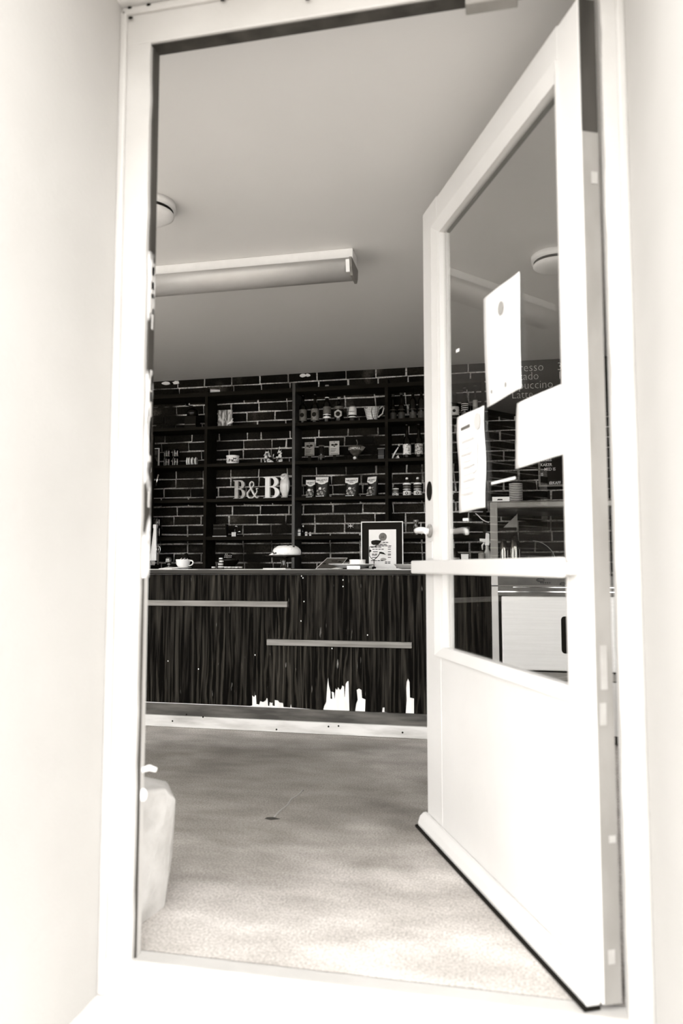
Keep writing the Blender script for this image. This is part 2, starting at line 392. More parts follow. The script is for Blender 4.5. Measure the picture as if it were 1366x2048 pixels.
while zr > -0.05:
    vis = zr > 0.90
    x = XL + (BL/2 if rows % 2 else 0) + random.uniform(-.02, .02)
    while x < XR+0.1:
        hb = random.random() < 0.08
        L = BL/2 if hb else BL
        cx = x+L/2; z = zr-CO/2+CO/2
        if vis and -2.86 < cx < 0.63 and nb < 300:
            o = bpy.data.objects.new('brick', random.choice(half if hb else full)); C.objects.link(o); o.parent = wb
            o.location = (cx, WB-0.003+random.uniform(-.003, .003), zr); o.rotation_euler = (0, random.uniform(-.012, .012), 0); nb += 1
        else:
            field.box(cx-(L-JT)/2, cx+(L-JT)/2, WB, WB+0.03, zr-(CO-JT)/2, min(zr+(CO-JT)/2, CEIL))
        x += L
    zr -= CO; rows += 1
fo = field.build('brick_field', brick_mat, wb); fo['kind'] = 'stuff'
for px, py, wd in ((333, 762, 0.09), (352, 763, 0.07), (606, 747, 0.07), (616, 749, 0.05)):     # smears of white plaster under the ceiling
    P = A(px, py, WB-0.006); b = MB(); pts = []
    for k in range(11):
        a = 2*PI*k/11; r = random.uniform(.6, 1.0); pts.append((wd/2*r*math.cos(a), 0.016*r*math.sin(a)))
    b.prism(pts, 0.008); b.build('plaster_patch', white_mat, wb, loc=(P.x, WB-0.012, min(P.z, CEIL-0.02)))

# ------------------------------------------------------------------ door frame
fr = bpy.data.objects.new('trim_1', None); C.objects.link(fr); tag(fr, kind='structure')
HZ = 2.413
def wob(x, z, a=0.0010): return x + a*math.sin(z*23.1)+a*0.8*math.sin(z*61.7+1)
def jamb(xo, xi, name):
    b = MB(); N = 40; ring = []
    for k in range(N+1):
        z = -0.09+k*(HZ+0.03+0.09)/N
        ring.append([b.bm.verts.new(q) for q in ((xo, FY+0.045, z), (xo, FY, z), (wob(xi, z), FY, z), (wob(xi, z), FY+0.012, z), (xi, FY+0.045, z))])
    for p, q in zip(ring, ring[1:]):
        for i in range(5): b.bm.faces.new((p[i], p[(i+1) % 5], q[(i+1) % 5], q[i]))
    b.bm.faces.new(ring[0]); b.bm.faces.new(ring[-1][::-1])
    return b.build(name, paint, fr)
jamb(OL, JL, 'jamb'); jamb(OR, JR+0.004, 'jamb')
MB().box(OL, OR, FY-0.002, FY+0.045, HZ, CEIL-0.001).build('head', paint, fr, bevel=0.004)
MB().box(OL+0.005, OR-0.005, FY-0.012, FY+0.004, HZ+0.085, HZ+0.105).build('head_moulding', paint, fr, bevel=0.004)
# outer quadrant bead down the left jamb, unpainted rebates, threshold
MB().box(OL-0.001, OL+0.020, FY-0.012, FY+0.002, -0.088, HZ+0.1).build('edge_bead', paint, fr, bevel=0.006)
MB().box(OR-0.020, OR+0.001, FY-0.012, FY+0.002, -0.088, HZ+0.1).build('edge_bead', paint, fr, bevel=0.006)
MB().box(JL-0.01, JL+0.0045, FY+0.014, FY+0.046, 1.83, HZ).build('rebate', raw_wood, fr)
rb = MB(); zz = 0.0
MB().box(JL-0.01, JL+0.0045, FY+0.014, FY+0.046, 0.95, 1.83).build('rebate', worn_paint, fr)
MB().box(JL-0.01, JL+0.0040, FY+0.018, FY+0.040, 0.0, 0.95).build('rebate', paint, fr)
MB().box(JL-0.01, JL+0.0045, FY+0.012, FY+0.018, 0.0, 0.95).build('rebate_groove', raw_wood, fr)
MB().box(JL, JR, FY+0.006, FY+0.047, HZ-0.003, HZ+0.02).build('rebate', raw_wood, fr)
for k in range(16):                                    # flakes of paint left on the bare edge
    z = random.uniform(1.0, 1.8); h = random.uniform(.02, .09)
    MB().box(JL+0.003, JL+0.0065, FY+0.016+random.uniform(0, .012), FY+0.036, z, z+h).build('paint_flake', paint, fr)
for px, py in ((264, 40), (300, 14), (448, 4), (617, 3), (262, 20)):
    P = A(px, py, FY-0.004); b = MB().lathe([(0.0042, 0), (0.0028, 0.003)], n=7, mtx=Matrix.Translation((P.x, FY-0.0115, P.z)) @ Matrix.Rotation(PI/2, 4, 'X') @ Matrix.Scale(1.8, 4, (1, 0, 0))); b.build('chipped_spot', black_matt, fr)
MB().box(OL, OR, FY-0.004, FY+0.06, -0.10, 0.0).build('threshold', paint, fr, bevel=0.008)
P = A(975, 4, FY+0.03)
MB().box(P.x-0.055, P.x+0.075, FY+0.010, FY+0.05, HZ-0.022, HZ).build('strike_block', door_edge, fr, bevel=0.003)

# ------------------------------------------------------------------ door leaf, standing open into the room
TH = math.radians(24.45)
door = bpy.data.objects.new('door_1', None); C.objects.link(door); tag(door, 'white half-glazed door standing open into the room, papers taped to its glass', None, kind='structure')
# local axes: +x from hinge to free edge, +y out of the street-side face, z up
dx = Vector((-math.sin(TH), math.cos(TH), 0)); dn = Vector((-math.cos(TH), -math.sin(TH), 0))
DP = Vector((0.222, 1.762, 0))
DM = Matrix(((dx.x, dn.x, 0, DP.x), (dx.y, dn.y, 0, DP.y), (0, 0, 1, 0), (0, 0, 0, 1)))
door.matrix_world = DM
L, DT = 1.158, 0.046
GX0, GX1, GZ0, GZ1 = 0.125, 0.955, 0.690, 2.236
def dbox(name, x0, x1, z0, z1, y0, y1, m, bev=0.003, par=None):
    return MB().box(x0, x1, y0, y1, z0, z1).build(name, m, par or door, bev)
dbox('stile', 0.0, 0.10, 0.012, 2.372, -DT, 0, paint_door)
dbox('stile', 1.0, L, 0.012, 2.385, -DT, 0, paint_door)
dbox('top_rail', 0.10, 1.0, 2.275, 2.378, -DT, 0, paint_door)
dbox('lower_panel', 0.10, 1.0, 0.012, 0.66, -DT, 0, paint_door)
dbox('hinge_edge', -0.0036, 0.001, 2.03, 2.37, -DT+0.001, -0.003, raw_wood, 0)  # darker upper stretch of the hinge edge, over the grey one
dbox('hinge_edge', -0.003, 0.001, 0.014, 2.37, -DT+0.001, -0.003, door_edge, 0)
for z0, h, y0 in ((0.10, .03, -.03), (0.62, .05, -.025), (0.36, .016, -.04), (0.70, .10, -.03), (1.9, .03, -.04)):
    dbox('paint_patch', -0.0045, -0.001, z0, z0+h, y0, y0+0.016, edge_pale, 0)
def bead(name, pts_out, pts_in):                      # chamfered glazing bead, quad frame pieces
    b = MB()
    for i in range(4):
        j = (i+1) % 4
        b.hull([(pts_out[i][0], 0.007, pts_out[i][1]), (pts_out[j][0], 0.007, pts_out[j][1]), (pts_in[i][0], -0.004, pts_in[i][1]), (pts_in[j][0], -0.004, pts_in[j][1]),
                (pts_out[i][0], -0.030, pts_out[i][1]), (pts_out[j][0], -0.030, pts_out[j][1]), (pts_in[i][0], -0.030, pts_in[i][1]), (pts_in[j][0], -0.030, pts_in[j][1])])
    return b.build(name, paint_door, door)
bead('glazing_bead', [(0.099, 0.655), (1.093-0.045, 0.655), (1.048, 2.282), (0.099, 2.282)], [(GX0, GZ0), (GX1+0.03, GZ0), (GX1+0.03, GZ1), (GX0, GZ1)])
pane = MB().box(GX0-0.012, GX1+0.045, -0.002, 0.002, GZ0-0.015, GZ1+0.015).build('pane', glass, door)
pane.matrix_local = Matrix.Translation((0, -0.022, 0))
dbox('inner_stop', GX1+0.02, GX1+0.05, GZ0-0.02, GZ1+0.02, -0.044, -0.031, paint_door, 0.002)
dbox('inner_stop', GX0-0.02, GX1+0.02, GZ1-0.005, GZ1+0.02, -0.044, -0.031, M('dark_putty', 0.06, rough=.8), 0.001)
# drip bar along the foot, rounded at the free end
b = MB(); prof = [(0.0, 0.0), (0.034, 0.0), (0.036, 0.012), (0.028, 0.035), (0.012, 0.048), (0.0, 0.050)]
rings = []
for x, k in ((0.008, 1), (0.30, 1), (0.9, 1), (L+0.005, 1), (L+0.018, .85), (L+0.026, .5)):
    rings.append([b.bm.verts.new((x, 0.001+y*k, 0.008+0.022*(1-k)+z*k)) for y, z in prof])
for p, q in zip(rings, rings[1:]):
    for i in range(len(prof)): b.bm.faces.new((p[i], p[(i+1) % 6], q[(i+1) % 6], q[i]))
b.bm.faces.new(rings[0]); b.bm.faces.new(rings[-1][::-1])
b.build('drip_bar', paint_door, door, 0.003)
dbox('gap_shadow_strip', 0.004, L+0.018, 0.002, 0.0095, 0.004, 0.044, black_matt, 0)  # black strip standing in for the shadow under the drip bar
# push bar with its two standoffs
hb = dbox('push_bar', 0.075, 1.205, 0.953, 1.003, 0.020, 0.045, paint_door, 0.006)
dbox('standoff', 1.06, 1.10, 0.950, 0.985, -0.001, 0.022, paint_door, 0.004, hb); dbox('standoff', 0.06, 0.10, 0.960, 0.990, -0.001, 0.022, paint_door, 0.004, hb)
# lever handles on both faces, rose plates, lock holes
def lever(side):
    y0 = 0 if side > 0 else -DT
    s = side
    b = MB().tube([(1.10, y0+s*0.001, 1.115), (1.10, y0+s*0.045, 1.115), (1.095, y0+s*0.056, 1.115), (1.05, y0+s*0.060, 1.116), (1.0, y0+s*0.058, 1.113), (0.985, y0+s*0.054, 1.100)], [.011, .010, .011, .011, .009, .007], 10, 3)
    h = b.build('lever_handle', white_cer, door)
    MB().lathe([(0.026, 0), (0.026, 0.006), (0.020, 0.009)], n=18, mtx=Matrix.Translation((1.10, y0, 1.115)) @ Matrix.Rotation(-s*PI/2, 4, 'X')).build('rose', M('worn_rose', 0.08, 0.4, scale=30, rough=.5), h)
lever(1); lever(-1)
MB().lathe([(0.030, 0), (0.030, 0.0015)], n=20, mtx=Matrix.Translation((1.105, 0.0, 1.268)) @ Matrix.Rotation(-PI/2, 4, 'X') @ Matrix.Scale(1.25, 4, (0, 1, 0)) ).build('lock_hole', black_matt, door)
dbox('key_plate', 1.075, 1.12, 1.01, 1.075, -0.001, 0.003, paint_door, 0.002)
def lo_map(x, z): return (x, z)

# papers taped on the inside of the glass
def sheet(name, label, corners, waves, lines, mk=paper, yl=-0.0175):
    b = MB(); nx, nz = 8, 14
    (a0, a1, a2, a3) = [Vector((x, z)) for x, z in corners]      # top-free, top-hinge, bottom-hinge, bottom-free
    g = []
    for k in range(nz+1):
        v = k/nz; row = []
        for i in range(nx+1):
            u = i/nx; top = a0.lerp(a1, u); bot = a3.lerp(a2, u); q = top.lerp(bot, v)
            bow = waves*math.sin(v*7.5+0.5)*0.5
            row.append((q.x+bow, yl+0.002*math.sin(u*5+v*4)+0.002, q.y))
        g.append(row)
    fv = [[b.bm.verts.new(p) for p in r] for r in g]; bv = [[b.bm.verts.new((p[0], p[1]-0.0006, p[2])) for p in r] for r in g]
    for k in range(nz):
        for i in range(nx):
            for q, fl in ((fv, 0), (bv, 1)):
                f = b.bm.faces.new((q[k][i], q[k][i+1], q[k+1][i+1], q[k+1][i])); f.smooth = True
    edge = [(0, i) for i in range(nx)]+[(k, nx) for k in range(nz)]+[(nz, i) for i in range(nx, 0, -1)]+[(k, 0) for k in range(nz, 0, -1)]
    for e0, e1 in zip(edge, edge[1:]+edge[:1]):
        b.bm.faces.new((fv[e0[0]][e0[1]], fv[e1[0]][e1[1]], bv[e1[0]][e1[1]], bv[e0[0]][e0[1]]))
    t = thing(name, label, 'paper'); t.matrix_world = DM.copy()
    b.build('sheet', mk, t)
    return t
def mark(t, x, z, wd, h, m=ink_soft, y=-0.0125, ell=False, name='print'):
    if ell:
        MB().lathe([(1, 0), (1, 0.0006)], n=20, mtx=Matrix.Translation((x, y, z)) @ Matrix.Rotation(-PI/2, 4, 'X') @ Matrix.Diagonal((wd/2, h/2, 1, 1))).build(name, m, t)
    else: MB().box(x-wd/2, x+wd/2, y, y+0.0006, z-h/2, z+h/2).build(name, m, t)
soft2 = M('grey_print', 0.60, rough=.8); soft3 = M('pale_print', 0.845, rough=.8)
pa = sheet('paper_notice', 'tall white paper on the door glass, topmost, with a grey oval emblem near its top', [(0.617, 1.842), (0.366, 1.832), (0.362, 1.489), (0.604, 1.484)], 0.0, 0)
mark(pa, 0.485, 1.765, 0.036, 0.042, M('emblem_print', 0.36, rough=.8), ell=True, name='emblem')
for z in (1.70, 1.675, 1.65, 1.625, 1.60): mark(pa, 0.49, z, 0.15, 0.003, soft3)
mark(pa, 0.56, 1.525, 0.010, 0.012, M('spot_print', .3, rough=.8), ell=True); mark(pa, 0.46, 1.522, 0.011, 0.016, bpy.data.materials['spot_print'], ell=True)
pb = sheet('paper_notice', 'squarish blank-looking white paper on the door glass, nearest the hinge stile', [(0.392, 1.450), (0.142, 1.446), (0.138, 1.264), (0.412, 1.262)], 0.004, 0)
for z in (1.415, 1.39, 1.365, 1.34, 1.315): mark(pb, 0.27, z, 0.14, 0.005, M('very_pale_print', 0.84, rough=.8))
pc = sheet('paper_notice', 'long rippled printed leaflet on the door glass, lowest, beside the free stile', [(0.851, 1.502), (0.625, 1.496), (0.618, 1.168), (0.842, 1.166)], 0.016, 0)
mark(pc, 0.775, 1.452, 0.075, 0.010, M('heading_print', .12, rough=.8), name='heading'); mark(pc, 0.675, 1.455, 0.05, 0.055, M('seal_print', .62, rough=.8), ell=True, name='seal')
for k in range(9): mark(pc, 0.755+0.01*math.sin(k), 1.405-k*0.0225, 0.10, 0.006, soft3 if k % 2 else soft2)
mark(pc, 0.70, 1.34, 0.05, 0.09, soft3)
for nm, lab, x0, x1, z0, z1 in (('tape_strip', 'long strip of white tape stuck on the door glass below the square paper', 0.42, 0.585, 1.2335, 1.243),
                           ('tape_scrap', 'small scrap of tape on the door glass by the ceiling lamp reflection', 0.835, 0.865, 1.735, 1.749),
                           ('tape_scrap', 'short scrap of tape on the glass just under the rippled leaflet', 0.775, 0.82, 1.134, 1.145)):
    t = MB().hull([(x, y, z) for x, zz in ((x0, (z0, z0+(z1-z0)*.8)), (x1, (z0+(z1-z0)*.2, z1))) for y in (-0.0195, -0.0185) for z in zz]).build(nm, paper)
    t.matrix_world = DM.copy(); tag(t, lab, 'tape')

# ------------------------------------------------------------------ ceiling fittings
lt = thing('ceiling_lamp', 'long strip light with white spine and curved grey diffuser, switched off', 'lamp', (0, 0, CEIL))
LY, LX0, LX1 = 3.42, -1.80, -0.648
MB().box(LX0, LX1, LY-0.055, LY+0.055, -0.058, 0).build('spine', white_mat, lt, 0.004)
b = MB(); N = 12; rg = []
for x in (LX0+0.004, LX1-0.012):
    rg.append([b.bm.verts.new((x, LY+0.085*math.cos(PI+PI*k/N)*(1 if k < 99 else 1), -0.060-0.075*math.sin(PI*k/N)**0.8)) for k in range(N+1)])
for i in range(N):
    f = b.bm.faces.new((rg[0][i], rg[0][i+1], rg[1][i+1], rg[1][i])); f.smooth = True
for r_ in rg: b.bm.faces.new(r_)
b.bm.faces.new((rg[0][0], rg[1][0], rg[1][-1], rg[0][-1]))
b.build('diffuser', lamp_grey, lt)
b = MB().prism([(-0.088, -0.058), (0.088, -0.058), (0.080, -0.105), (0.055, -0.138), (-0.055, -0.138), (-0.080, -0.105)], 0.012, Matrix.Translation((LX1, LY, 0)) @ Matrix.Rotation(PI/2, 4, 'Z'))
b.build('end_cap', M('lamp_end_cap', 0.22, rough=.5), lt)
MB().hull([(LX1-0.028, LY-0.088, -0.070), (LX1-0.010, LY-0.088, -0.070), (LX1-0.028, LY-0.070, -0.128), (LX1-0.010, LY-0.070, -0.128), (LX1-0.028, LY-0.095, -0.072), (LX1-0.010, LY-0.095, -0.072), (LX1-0.028, LY-0.082, -0.130), (LX1-0.010, LY-0.082, -0.130)]).build('end_clip', white_cer, lt)
ld = thing('ceiling_lamp', 'round flat ceiling light with black ring, cut off by the left jamb', 'lamp', (-1.42, 2.77, CEIL))
MB().lathe([(0.0, 0), (0.112, 0), (0.110, -0.030), (0.0, -0.030)], n=40, cap=False).build('base', white_mat, ld)
MB().lathe([(0.0, -0.030), (0.100, -0.030), (0.100, -0.044), (0.0, -0.044)], n=40, cap=False).build('ring', black_matt, ld)
MB().lathe([(0.0, -0.044), (0.103, -0.044), (0.103, -0.050), (0.090, -0.060), (0.06, -0.066), (0.0, -0.068)], n=40, cap=False).build('cover', white_mat, ld)
P = AZ(1020, 552, CEIL)
P = AZ(1108, 512, CEIL)
dup(ld, (P.x, P.y, CEIL), 0, 'round flat ceiling light with black ring, seen through the door glass')
sm = thing('smoke_detector', 'small round white detector on the ceiling seen through the door glass', 'detector', (P.x, P.y, CEIL))
MB().lathe([(0.0, 0), (0.062, 0), (0.060, -0.018), (0, -0.018)], n=28, cap=False).build('base', white_mat, sm)
MB().lathe([(0.0, -0.018), (0.052, -0.018), (0.052, -0.021), (0, -0.021)], n=28, cap=False).build('ring', black_matt, sm)
MB().lathe([(0.0, -0.021), (0.057, -0.021), (0.055, -0.032), (0.03, -0.040), (0, -0.041)], n=28, cap=False).build('cover', white_mat, sm)

# ------------------------------------------------------------------ stone door stop
b = MB()
base = [(-1.02, 1.86), (-0.962, 1.905), (-0.944, 2.02), (-0.99, 2.10), (-1.20, 2.10), (-1.26, 1.93)]
pts = [(x, y, -0.0) for x, y in base]+[(-1.02, 1.855, .355), (-0.965, 1.90, .362), (-0.935, 1.99, .345), (-0.918, 2.03, .30), (-0.935, 2.05, .15), (-0.98, 2.10, .33), (-1.19, 2.10, .36), (-1.25, 1.92, .35), (-0.925, 2.0, .322)]
o = b.hull(pts).build('stone_block', stone_mat, None, 0.006)
tag(o, 'rough white stone block standing on the floor behind the left jamb', 'stone')
hk = thing('door_hook', 'white painted hook screwed to the left jamb above the stone block', 'hook', (JL+0.003, FY+0.03, 0.446))
MB().tube([(0, 0, 0.01), (0.018, 0.004, 0.016), (0.036, 0.008, 0.010)], [.007, .008, .006], 8).build('hook_arm', white_mat, hk)
MB().ball((0.004, 0, -0.052), 0.011, (1, 1, 1.5)).build('screw_eye', white_mat, hk)

# ------------------------------------------------------------------ bar counter
CY = 4.24; CX0, CX1 = -3.2, -0.018; CT = 0.964
ct = thing('bar_counter', 'long dark plywood bar counter with torn veneer and pale wooden rails', 'counter')
MB().box(CX0, CX1, CY+0.004, CY+0.03, 0.02, CT-0.032).build('backing_board', M('white_underlay', 0.80, 0.66, scale=14, stretch=(1.5, 1, .4), rough=.9), ct)
# veneer sheet: jagged lower edge where it has torn away
ven = [(CX0, CT-0.033), (CX0, 0.143)]
def tear(spec):
    for px, py in spec:
        P = A(px, py, CY); ven.append((P.x, P.z))
tear([(500, 1412), (504, 1411), (504, 1390), (508, 1394), (510, 1390), (512, 1391), (513, 1408), (518, 1409), (520, 1402), (526, 1404), (531, 1401), (533, 1396), (535, 1397), (536, 1411), (538, 1412), (539, 1404), (543, 1406), (545, 1405),
      (545, 1411), (549, 1412), (549, 1400), (556, 1401), (559, 1405), (566, 1406), (567, 1414), (580, 1415), (581, 1409), (582, 1409), (583, 1415),
      (646, 1420), (648, 1412), (652, 1404), (654, 1370), (656, 1354), (658, 1372), (661, 1383), (661, 1397), (664, 1398), (663, 1383), (668, 1385), (669, 1397), (671, 1376), (674, 1380), (676, 1374), (680, 1380), (683, 1376), (684, 1371), (688, 1373), (689, 1394), (691, 1368), (694, 1363), (697, 1362), (698, 1392), (699, 1422),
      (710, 1422), (712, 1408), (715, 1400), (713, 1380), (718, 1377), (723, 1380), (724, 1396), (731, 1399), (730, 1424), (764, 1424), (765, 1415), (769, 1415), (769, 1424),
      (811, 1428), (813, 1400), (812, 1376), (813, 1364), (816, 1357), (819, 1364), (820, 1395), (828, 1397), (828, 1428)])
ven += [(CX1, 0.137), (CX1, CT-0.033)]
MB().prism(ven, 0.004).build('veneer_panel', veneer_mat, ct, loc=(0, CY, 0))
MB().box(CX0, CX1, CY-0.012, CY+0.03, 0.066, 0.137).build('plinth', M('dark_plinth', 0.025, 0.09, scale=14, stretch=(.3, 2, 2), rough=.6), ct, 0.002)
kb = MB().box(CX0, CX1, CY-0.030, CY+0.03, 0.002, 0.070).build('kick_board', M('worn_white_board', 0.60, 0.36, scale=10, stretch=(.35, 2, 2), lo=.45, hi=.75, rough=.8, bump=.2), ct, 0.003)
for px, py in ((287, 1447), (373, 1429), (406, 1434), (553, 1459), (657, 1453), (677, 1452), (805, 1465), (345, 1442)):
    P = A(px, py, CY-0.03); MB().lathe([(0.0055, 0), (0.003, 0.003)], n=8, mtx=Matrix.Translation((P.x, CY-0.0305, max(P.z, .008))) @ Matrix.Rotation(PI/2, 4, 'X')).build('nail_hole', black_matt, kb)
for x0, x1, z0, z1 in ((-2.75, -1.216, 0.737, 0.771), (-1.343, -0.469, 0.509, 0.544)):
    MB().box(x0, x1, CY-0.022, CY+0.001, z0, z1).build('rail', rail_wood, ct, 0.002)
for px, py in ((603, 1152), (606, 1156), (686, 1160), (686, 1173), (608, 1203), (602, 1242), (735, 1270), (664, 1297), (510, 1310), (718, 1433), (397, 1338), (336, 1322)):
    P = A(px, py, CY); MB().ball((P.x, CY, P.z), 0.0035, (1, .5, 1.2), 8, 5).build('paint_drip', white_mat, ct)
MB().box(CX0, CX1+0.0, CY+0.03, CY+0.06, 0.02, CT-0.03).box(CX1-0.03, CX1, CY+0.06, 4.9, 0.02, CT-0.03).box(CX0, CX1, 4.86, 4.9, 0.02, CT-0.03).build('carcass', shelf_mat, ct)
top = MB().box(CX0, CX1+0.003, CY-0.035, 4.93, CT-0.030, CT).build('countertop', M('worn_counter_top', 0.012, 0.03, scale=8, stretch=(.3, 2, 4), rough=.5, spec=.2), None, 0.004)
MB().box(CX0, CX1+.003, CY-.0362, CY-.030, CT-.0035, CT+.0006).build('worn_edge', M('worn_edge', .05, .62, scale=12, stretch=(.25, 1, 1), lo=.30, hi=.6, rough=.6), top)
tag(top, 'long dark wooden counter top with a worn front edge', 'counter top')

# ------------------------------------------------------------------ wall shelving
SF = 5.34
LV = {2: 2.088, 3: 1.788, 4: 1.509, 5: 1.214}
su = thing('wall_shelf', 'dark stained open shelving of three bays fixed to the brick wall', 'shelf')
for z, t in ((2.362, .032), (2.088, .024), (1.788, .024), (1.509, .024), (1.214, .028)):
    MB().box(-2.98, -0.055, SF+0.001, WB-0.008, z-t, z).build('shelf_board', shelf_mat, su, 0.002)
for x in (-2.226, -1.506, -0.784, -0.07):
    MB().box(x, x+0.024, SF-0.004, WB-0.007, CT, 2.40).build('upright', stain if x == -1.506 else shelf_mat, su, 0.002)
IY = 5.43
def on(px, lv, Y=IY): return Vector((XA(px, Y, 1133-(LV[lv]-.98)*1450/Y), Y, LV[lv]+0.0005))
def U(px, Y=IY): return px*Y/1450*1.02       # pixel length at that depth in metres

# bottles -------------------------------------------------------------
def bottle(name, label, loc, h, r, neck_r, neck_h, glass_m, label_m, lz0, lz1, cap=None, group=None, txt=None, emblem=None, cat='bottle'):
    t = thing(name, label, cat, loc, 0, group)
    sh = h-neck_h
    MB().lathe([(r*.9, 0), (r, .006), (r, sh*.80), (r*.85, sh*.90), (neck_r*1.1, sh), (neck_r, sh+neck_h*.3), (neck_r, h)], n=20).build('glass_body', glass_m, t)
    MB().lathe([(r+.0008, lz0), (r+.0012, lz0+.002), (r+.0012, lz1-.002), (r+.0008, lz1)], n=24, cap=False).build('paper_label', label_m, t)
    if cap: MB().lathe([(neck_r+.002, h-.014), (neck_r+.002, h+.004)], n=14).build('cap', cap, t)
    if emblem:
        MB().lathe([(emblem, 0), (emblem, .001)], n=16, mtx=Matrix.Translation((0, -r-.0005, (lz0+lz1)/2)) @ Matrix.Rotation(PI/2, 4, 'X')).build('emblem', ink, t)
    if txt: text('lettering', txt, r*.62, ink, t, (0, -r-.0016, (lz0+lz1)/2-.004))
    return t
bottle('bottle', 'leftmost dark bottle with a dull grey label on the upper shelf', on(606, 2), .235, .031, .012, .07, dark_glass, grey_label, .025, .115, black, emblem=.017)
bottle('bottle', 'second dark bottle with a dull grey label on the upper shelf', on(630, 2), .24, .031, .012, .07, dark_glass, M('grey_label_b', .20, .10, scale=60), .025, .118, black, emblem=.018)
tb = bottle('bottle', 'tall dark bottle with white bands, tallest on the upper shelf', on(654, 2), .30, .030, .013, .11, dark_glass, grey_label, .075, .13, M('foil_cap', .3, rough=.4))
for z0, z1, m in ((.038, .052, white_mat), (.064, .071, pale_label), (.20, .207, pale_label), (.245, .252, grey_label)):
    rr = .0315 if z0 < .15 else .0165
    MB().lathe([(rr, z0), (rr, z1)], n=20, cap=False).build('white_band', m, tb)
hx = bottle('bottle', 'round dark bottle with a pale six-sided label on the upper shelf', on(678, 2), .20, .037, .012, .06, dark_glass, black, .02, .022, M('grey_cap', .35, rough=.5))
hex_pts = [(.034*math.sin(k*PI/3)*.98, .034*math.cos(k*PI/3)) for k in range(6)]
MB().prism(hex_pts, .002, Matrix.Translation((0, -.0385, .066))).build('hexagon_label', M('hexagon_label', .42, .34, scale=30), hx)
MB().lathe([(.020, 0), (.020, .001)], n=6, mtx=Matrix.Translation((0, -.0387, .066)) @ Matrix.Rotation(PI/2, 4, 'X')).build('emblem', ink, hx)
MB().lathe([(.0378, .105), (.0378, .128)], n=20, cap=False).build('neck_label', grey_label, hx)
jn = thing('canister', 'pale lettered canister with dark middle band on the upper shelf', 'canister', on(705, 2))
MB().lathe([(.030, 0), (.032, .004), (.032, .105), (.028, .118), (.022, .122)], n=24).build('body', M('canister_paint', .74, .62, scale=20, rough=.4), jn)
MB().lathe([(.0325, .008), (.0325, .036)], n=24, cap=False).build('band', black, jn)
MB().lathe([(.0325, .044), (.0325, .056)], n=24, cap=False).build('band', black, jn)
MB().lathe([(.024, .121), (.024, .128)], n=20).build('lid', grey_label, jn)
text('lettering', 'NORDIC', .0125, ink, jn, (0, -.0335, .076))
# checked cup
def M_check():
    m = bpy.data.materials.new('checked_glaze'); m.use_nodes = True; nt = m.node_tree; b = nt.nodes['Principled BSDF']
    tc = nt.nodes.new('ShaderNodeTexCoord'); br = nt.nodes.new('ShaderNodeTexBrick'); br.offset = 0
    br.inputs['Color1'].default_value = (*tint(.86), 1); br.inputs['Color2'].default_value = (*tint(.82), 1); br.inputs['Mortar'].default_value = (*tint(.08), 1)
    br.inputs['Scale'].default_value = 1; br.inputs['Mortar Size'].default_value = .0013; br.inputs['Brick Width'].default_value = .012; br.inputs['Row Height'].default_value = .012
    mp = nt.nodes.new('ShaderNodeMapping'); mp.inputs['Rotation'].default_value = (PI/2, 0, 0)
    nt.links.new(tc.outputs['Object'], mp.inputs[0]); nt.links.new(mp.outputs[0], br.inputs[0]); nt.links.new(br.outputs[0], b.inputs['Base Color']); b.inputs['Roughness'].default_value = .3
    return m
cc = thing('cup', 'large flared cup in a white checked pattern with dark stripes on the upper shelf', 'cup', on(744, 2))
MB().lathe([(.0, .0), (.032, 0), (.036, .006), (.062, .108), (.059, .108), (.034, .010), (.0, .008)], n=28, cap=False).build('bowl', M_check(), cc)
MB().tube([(.050, 0, .092), (.082, 0, .118), (.094, 0, .105), (.082, 0, .060), (.046, 0, .032)], .006, 8).build('handle', M('cup_handle', .62, rough=.3), cc)
MB().tube([(.012-.0, -.058, .108), (.004, -.051, .070), (.010, -.040, .030), (.022, -.030, .004)], .0028, 6).build('stripe', ink, cc)
MB().tube([(-.050, -.036, .108), (-.036, -.046, .098), (-.026, -.054, .100)], .0028, 6).build('stripe', ink, cc)
# dim bottles of the right-hand bay
for i, (px, h, tm, lab) in enumerate(((786, .20, .022, 'first dim dark bottle beside the third upright on the upper shelf'), (803, .21, .026, 'second dim dark bottle on the upper shelf of the right bay'), (826, .26, .05, 'dim dark bottle with a twig-like white label print, upper shelf right bay'), (843, .26, .04, 'dim dark bottle partly hidden by the edge of the open door, upper shelf'))):
    t = bottle('bottle', lab, on(px, 2), h, .026, .011, .08, dark_glass, M('dim_label', tm, .02, scale=60, lo=.45, hi=.6), .012, .06, M('dim_cap', .03, rough=.5))
    MB().lathe([(.0268, .080), (.0268, .083)], n=20, cap=False).build('label_line', grey_label, t)
bottle('bottle', 'squat bottle with two pale round labels seen through the door glass', on(909, 2), .19, .034, .013, .06, dark_glass, pale_label, .02, .085, black, emblem=.012)
t = bottle('bottle', 'bottle with stacked white stripes seen through the door glass', on(930, 2), .24, .026, .012, .09, dark_glass, grey_label, .03, .04, black)
for z in (.055, .07, .085, .10, .19, .225):
    rr = .0268 if z < .15 else .0128
    MB().lathe([(rr, z), (rr, z+.006)], n=20, cap=False).build('white_band', pale_label, t)
bottle('bottle', 'slim bottle with a pale narrow label beside the tall paper, seen through glass', on(951, 2), .25, .018, .008, .09, dark_glass, M('slim_label', .4, .3, scale=30), .06, .13, grey_label)
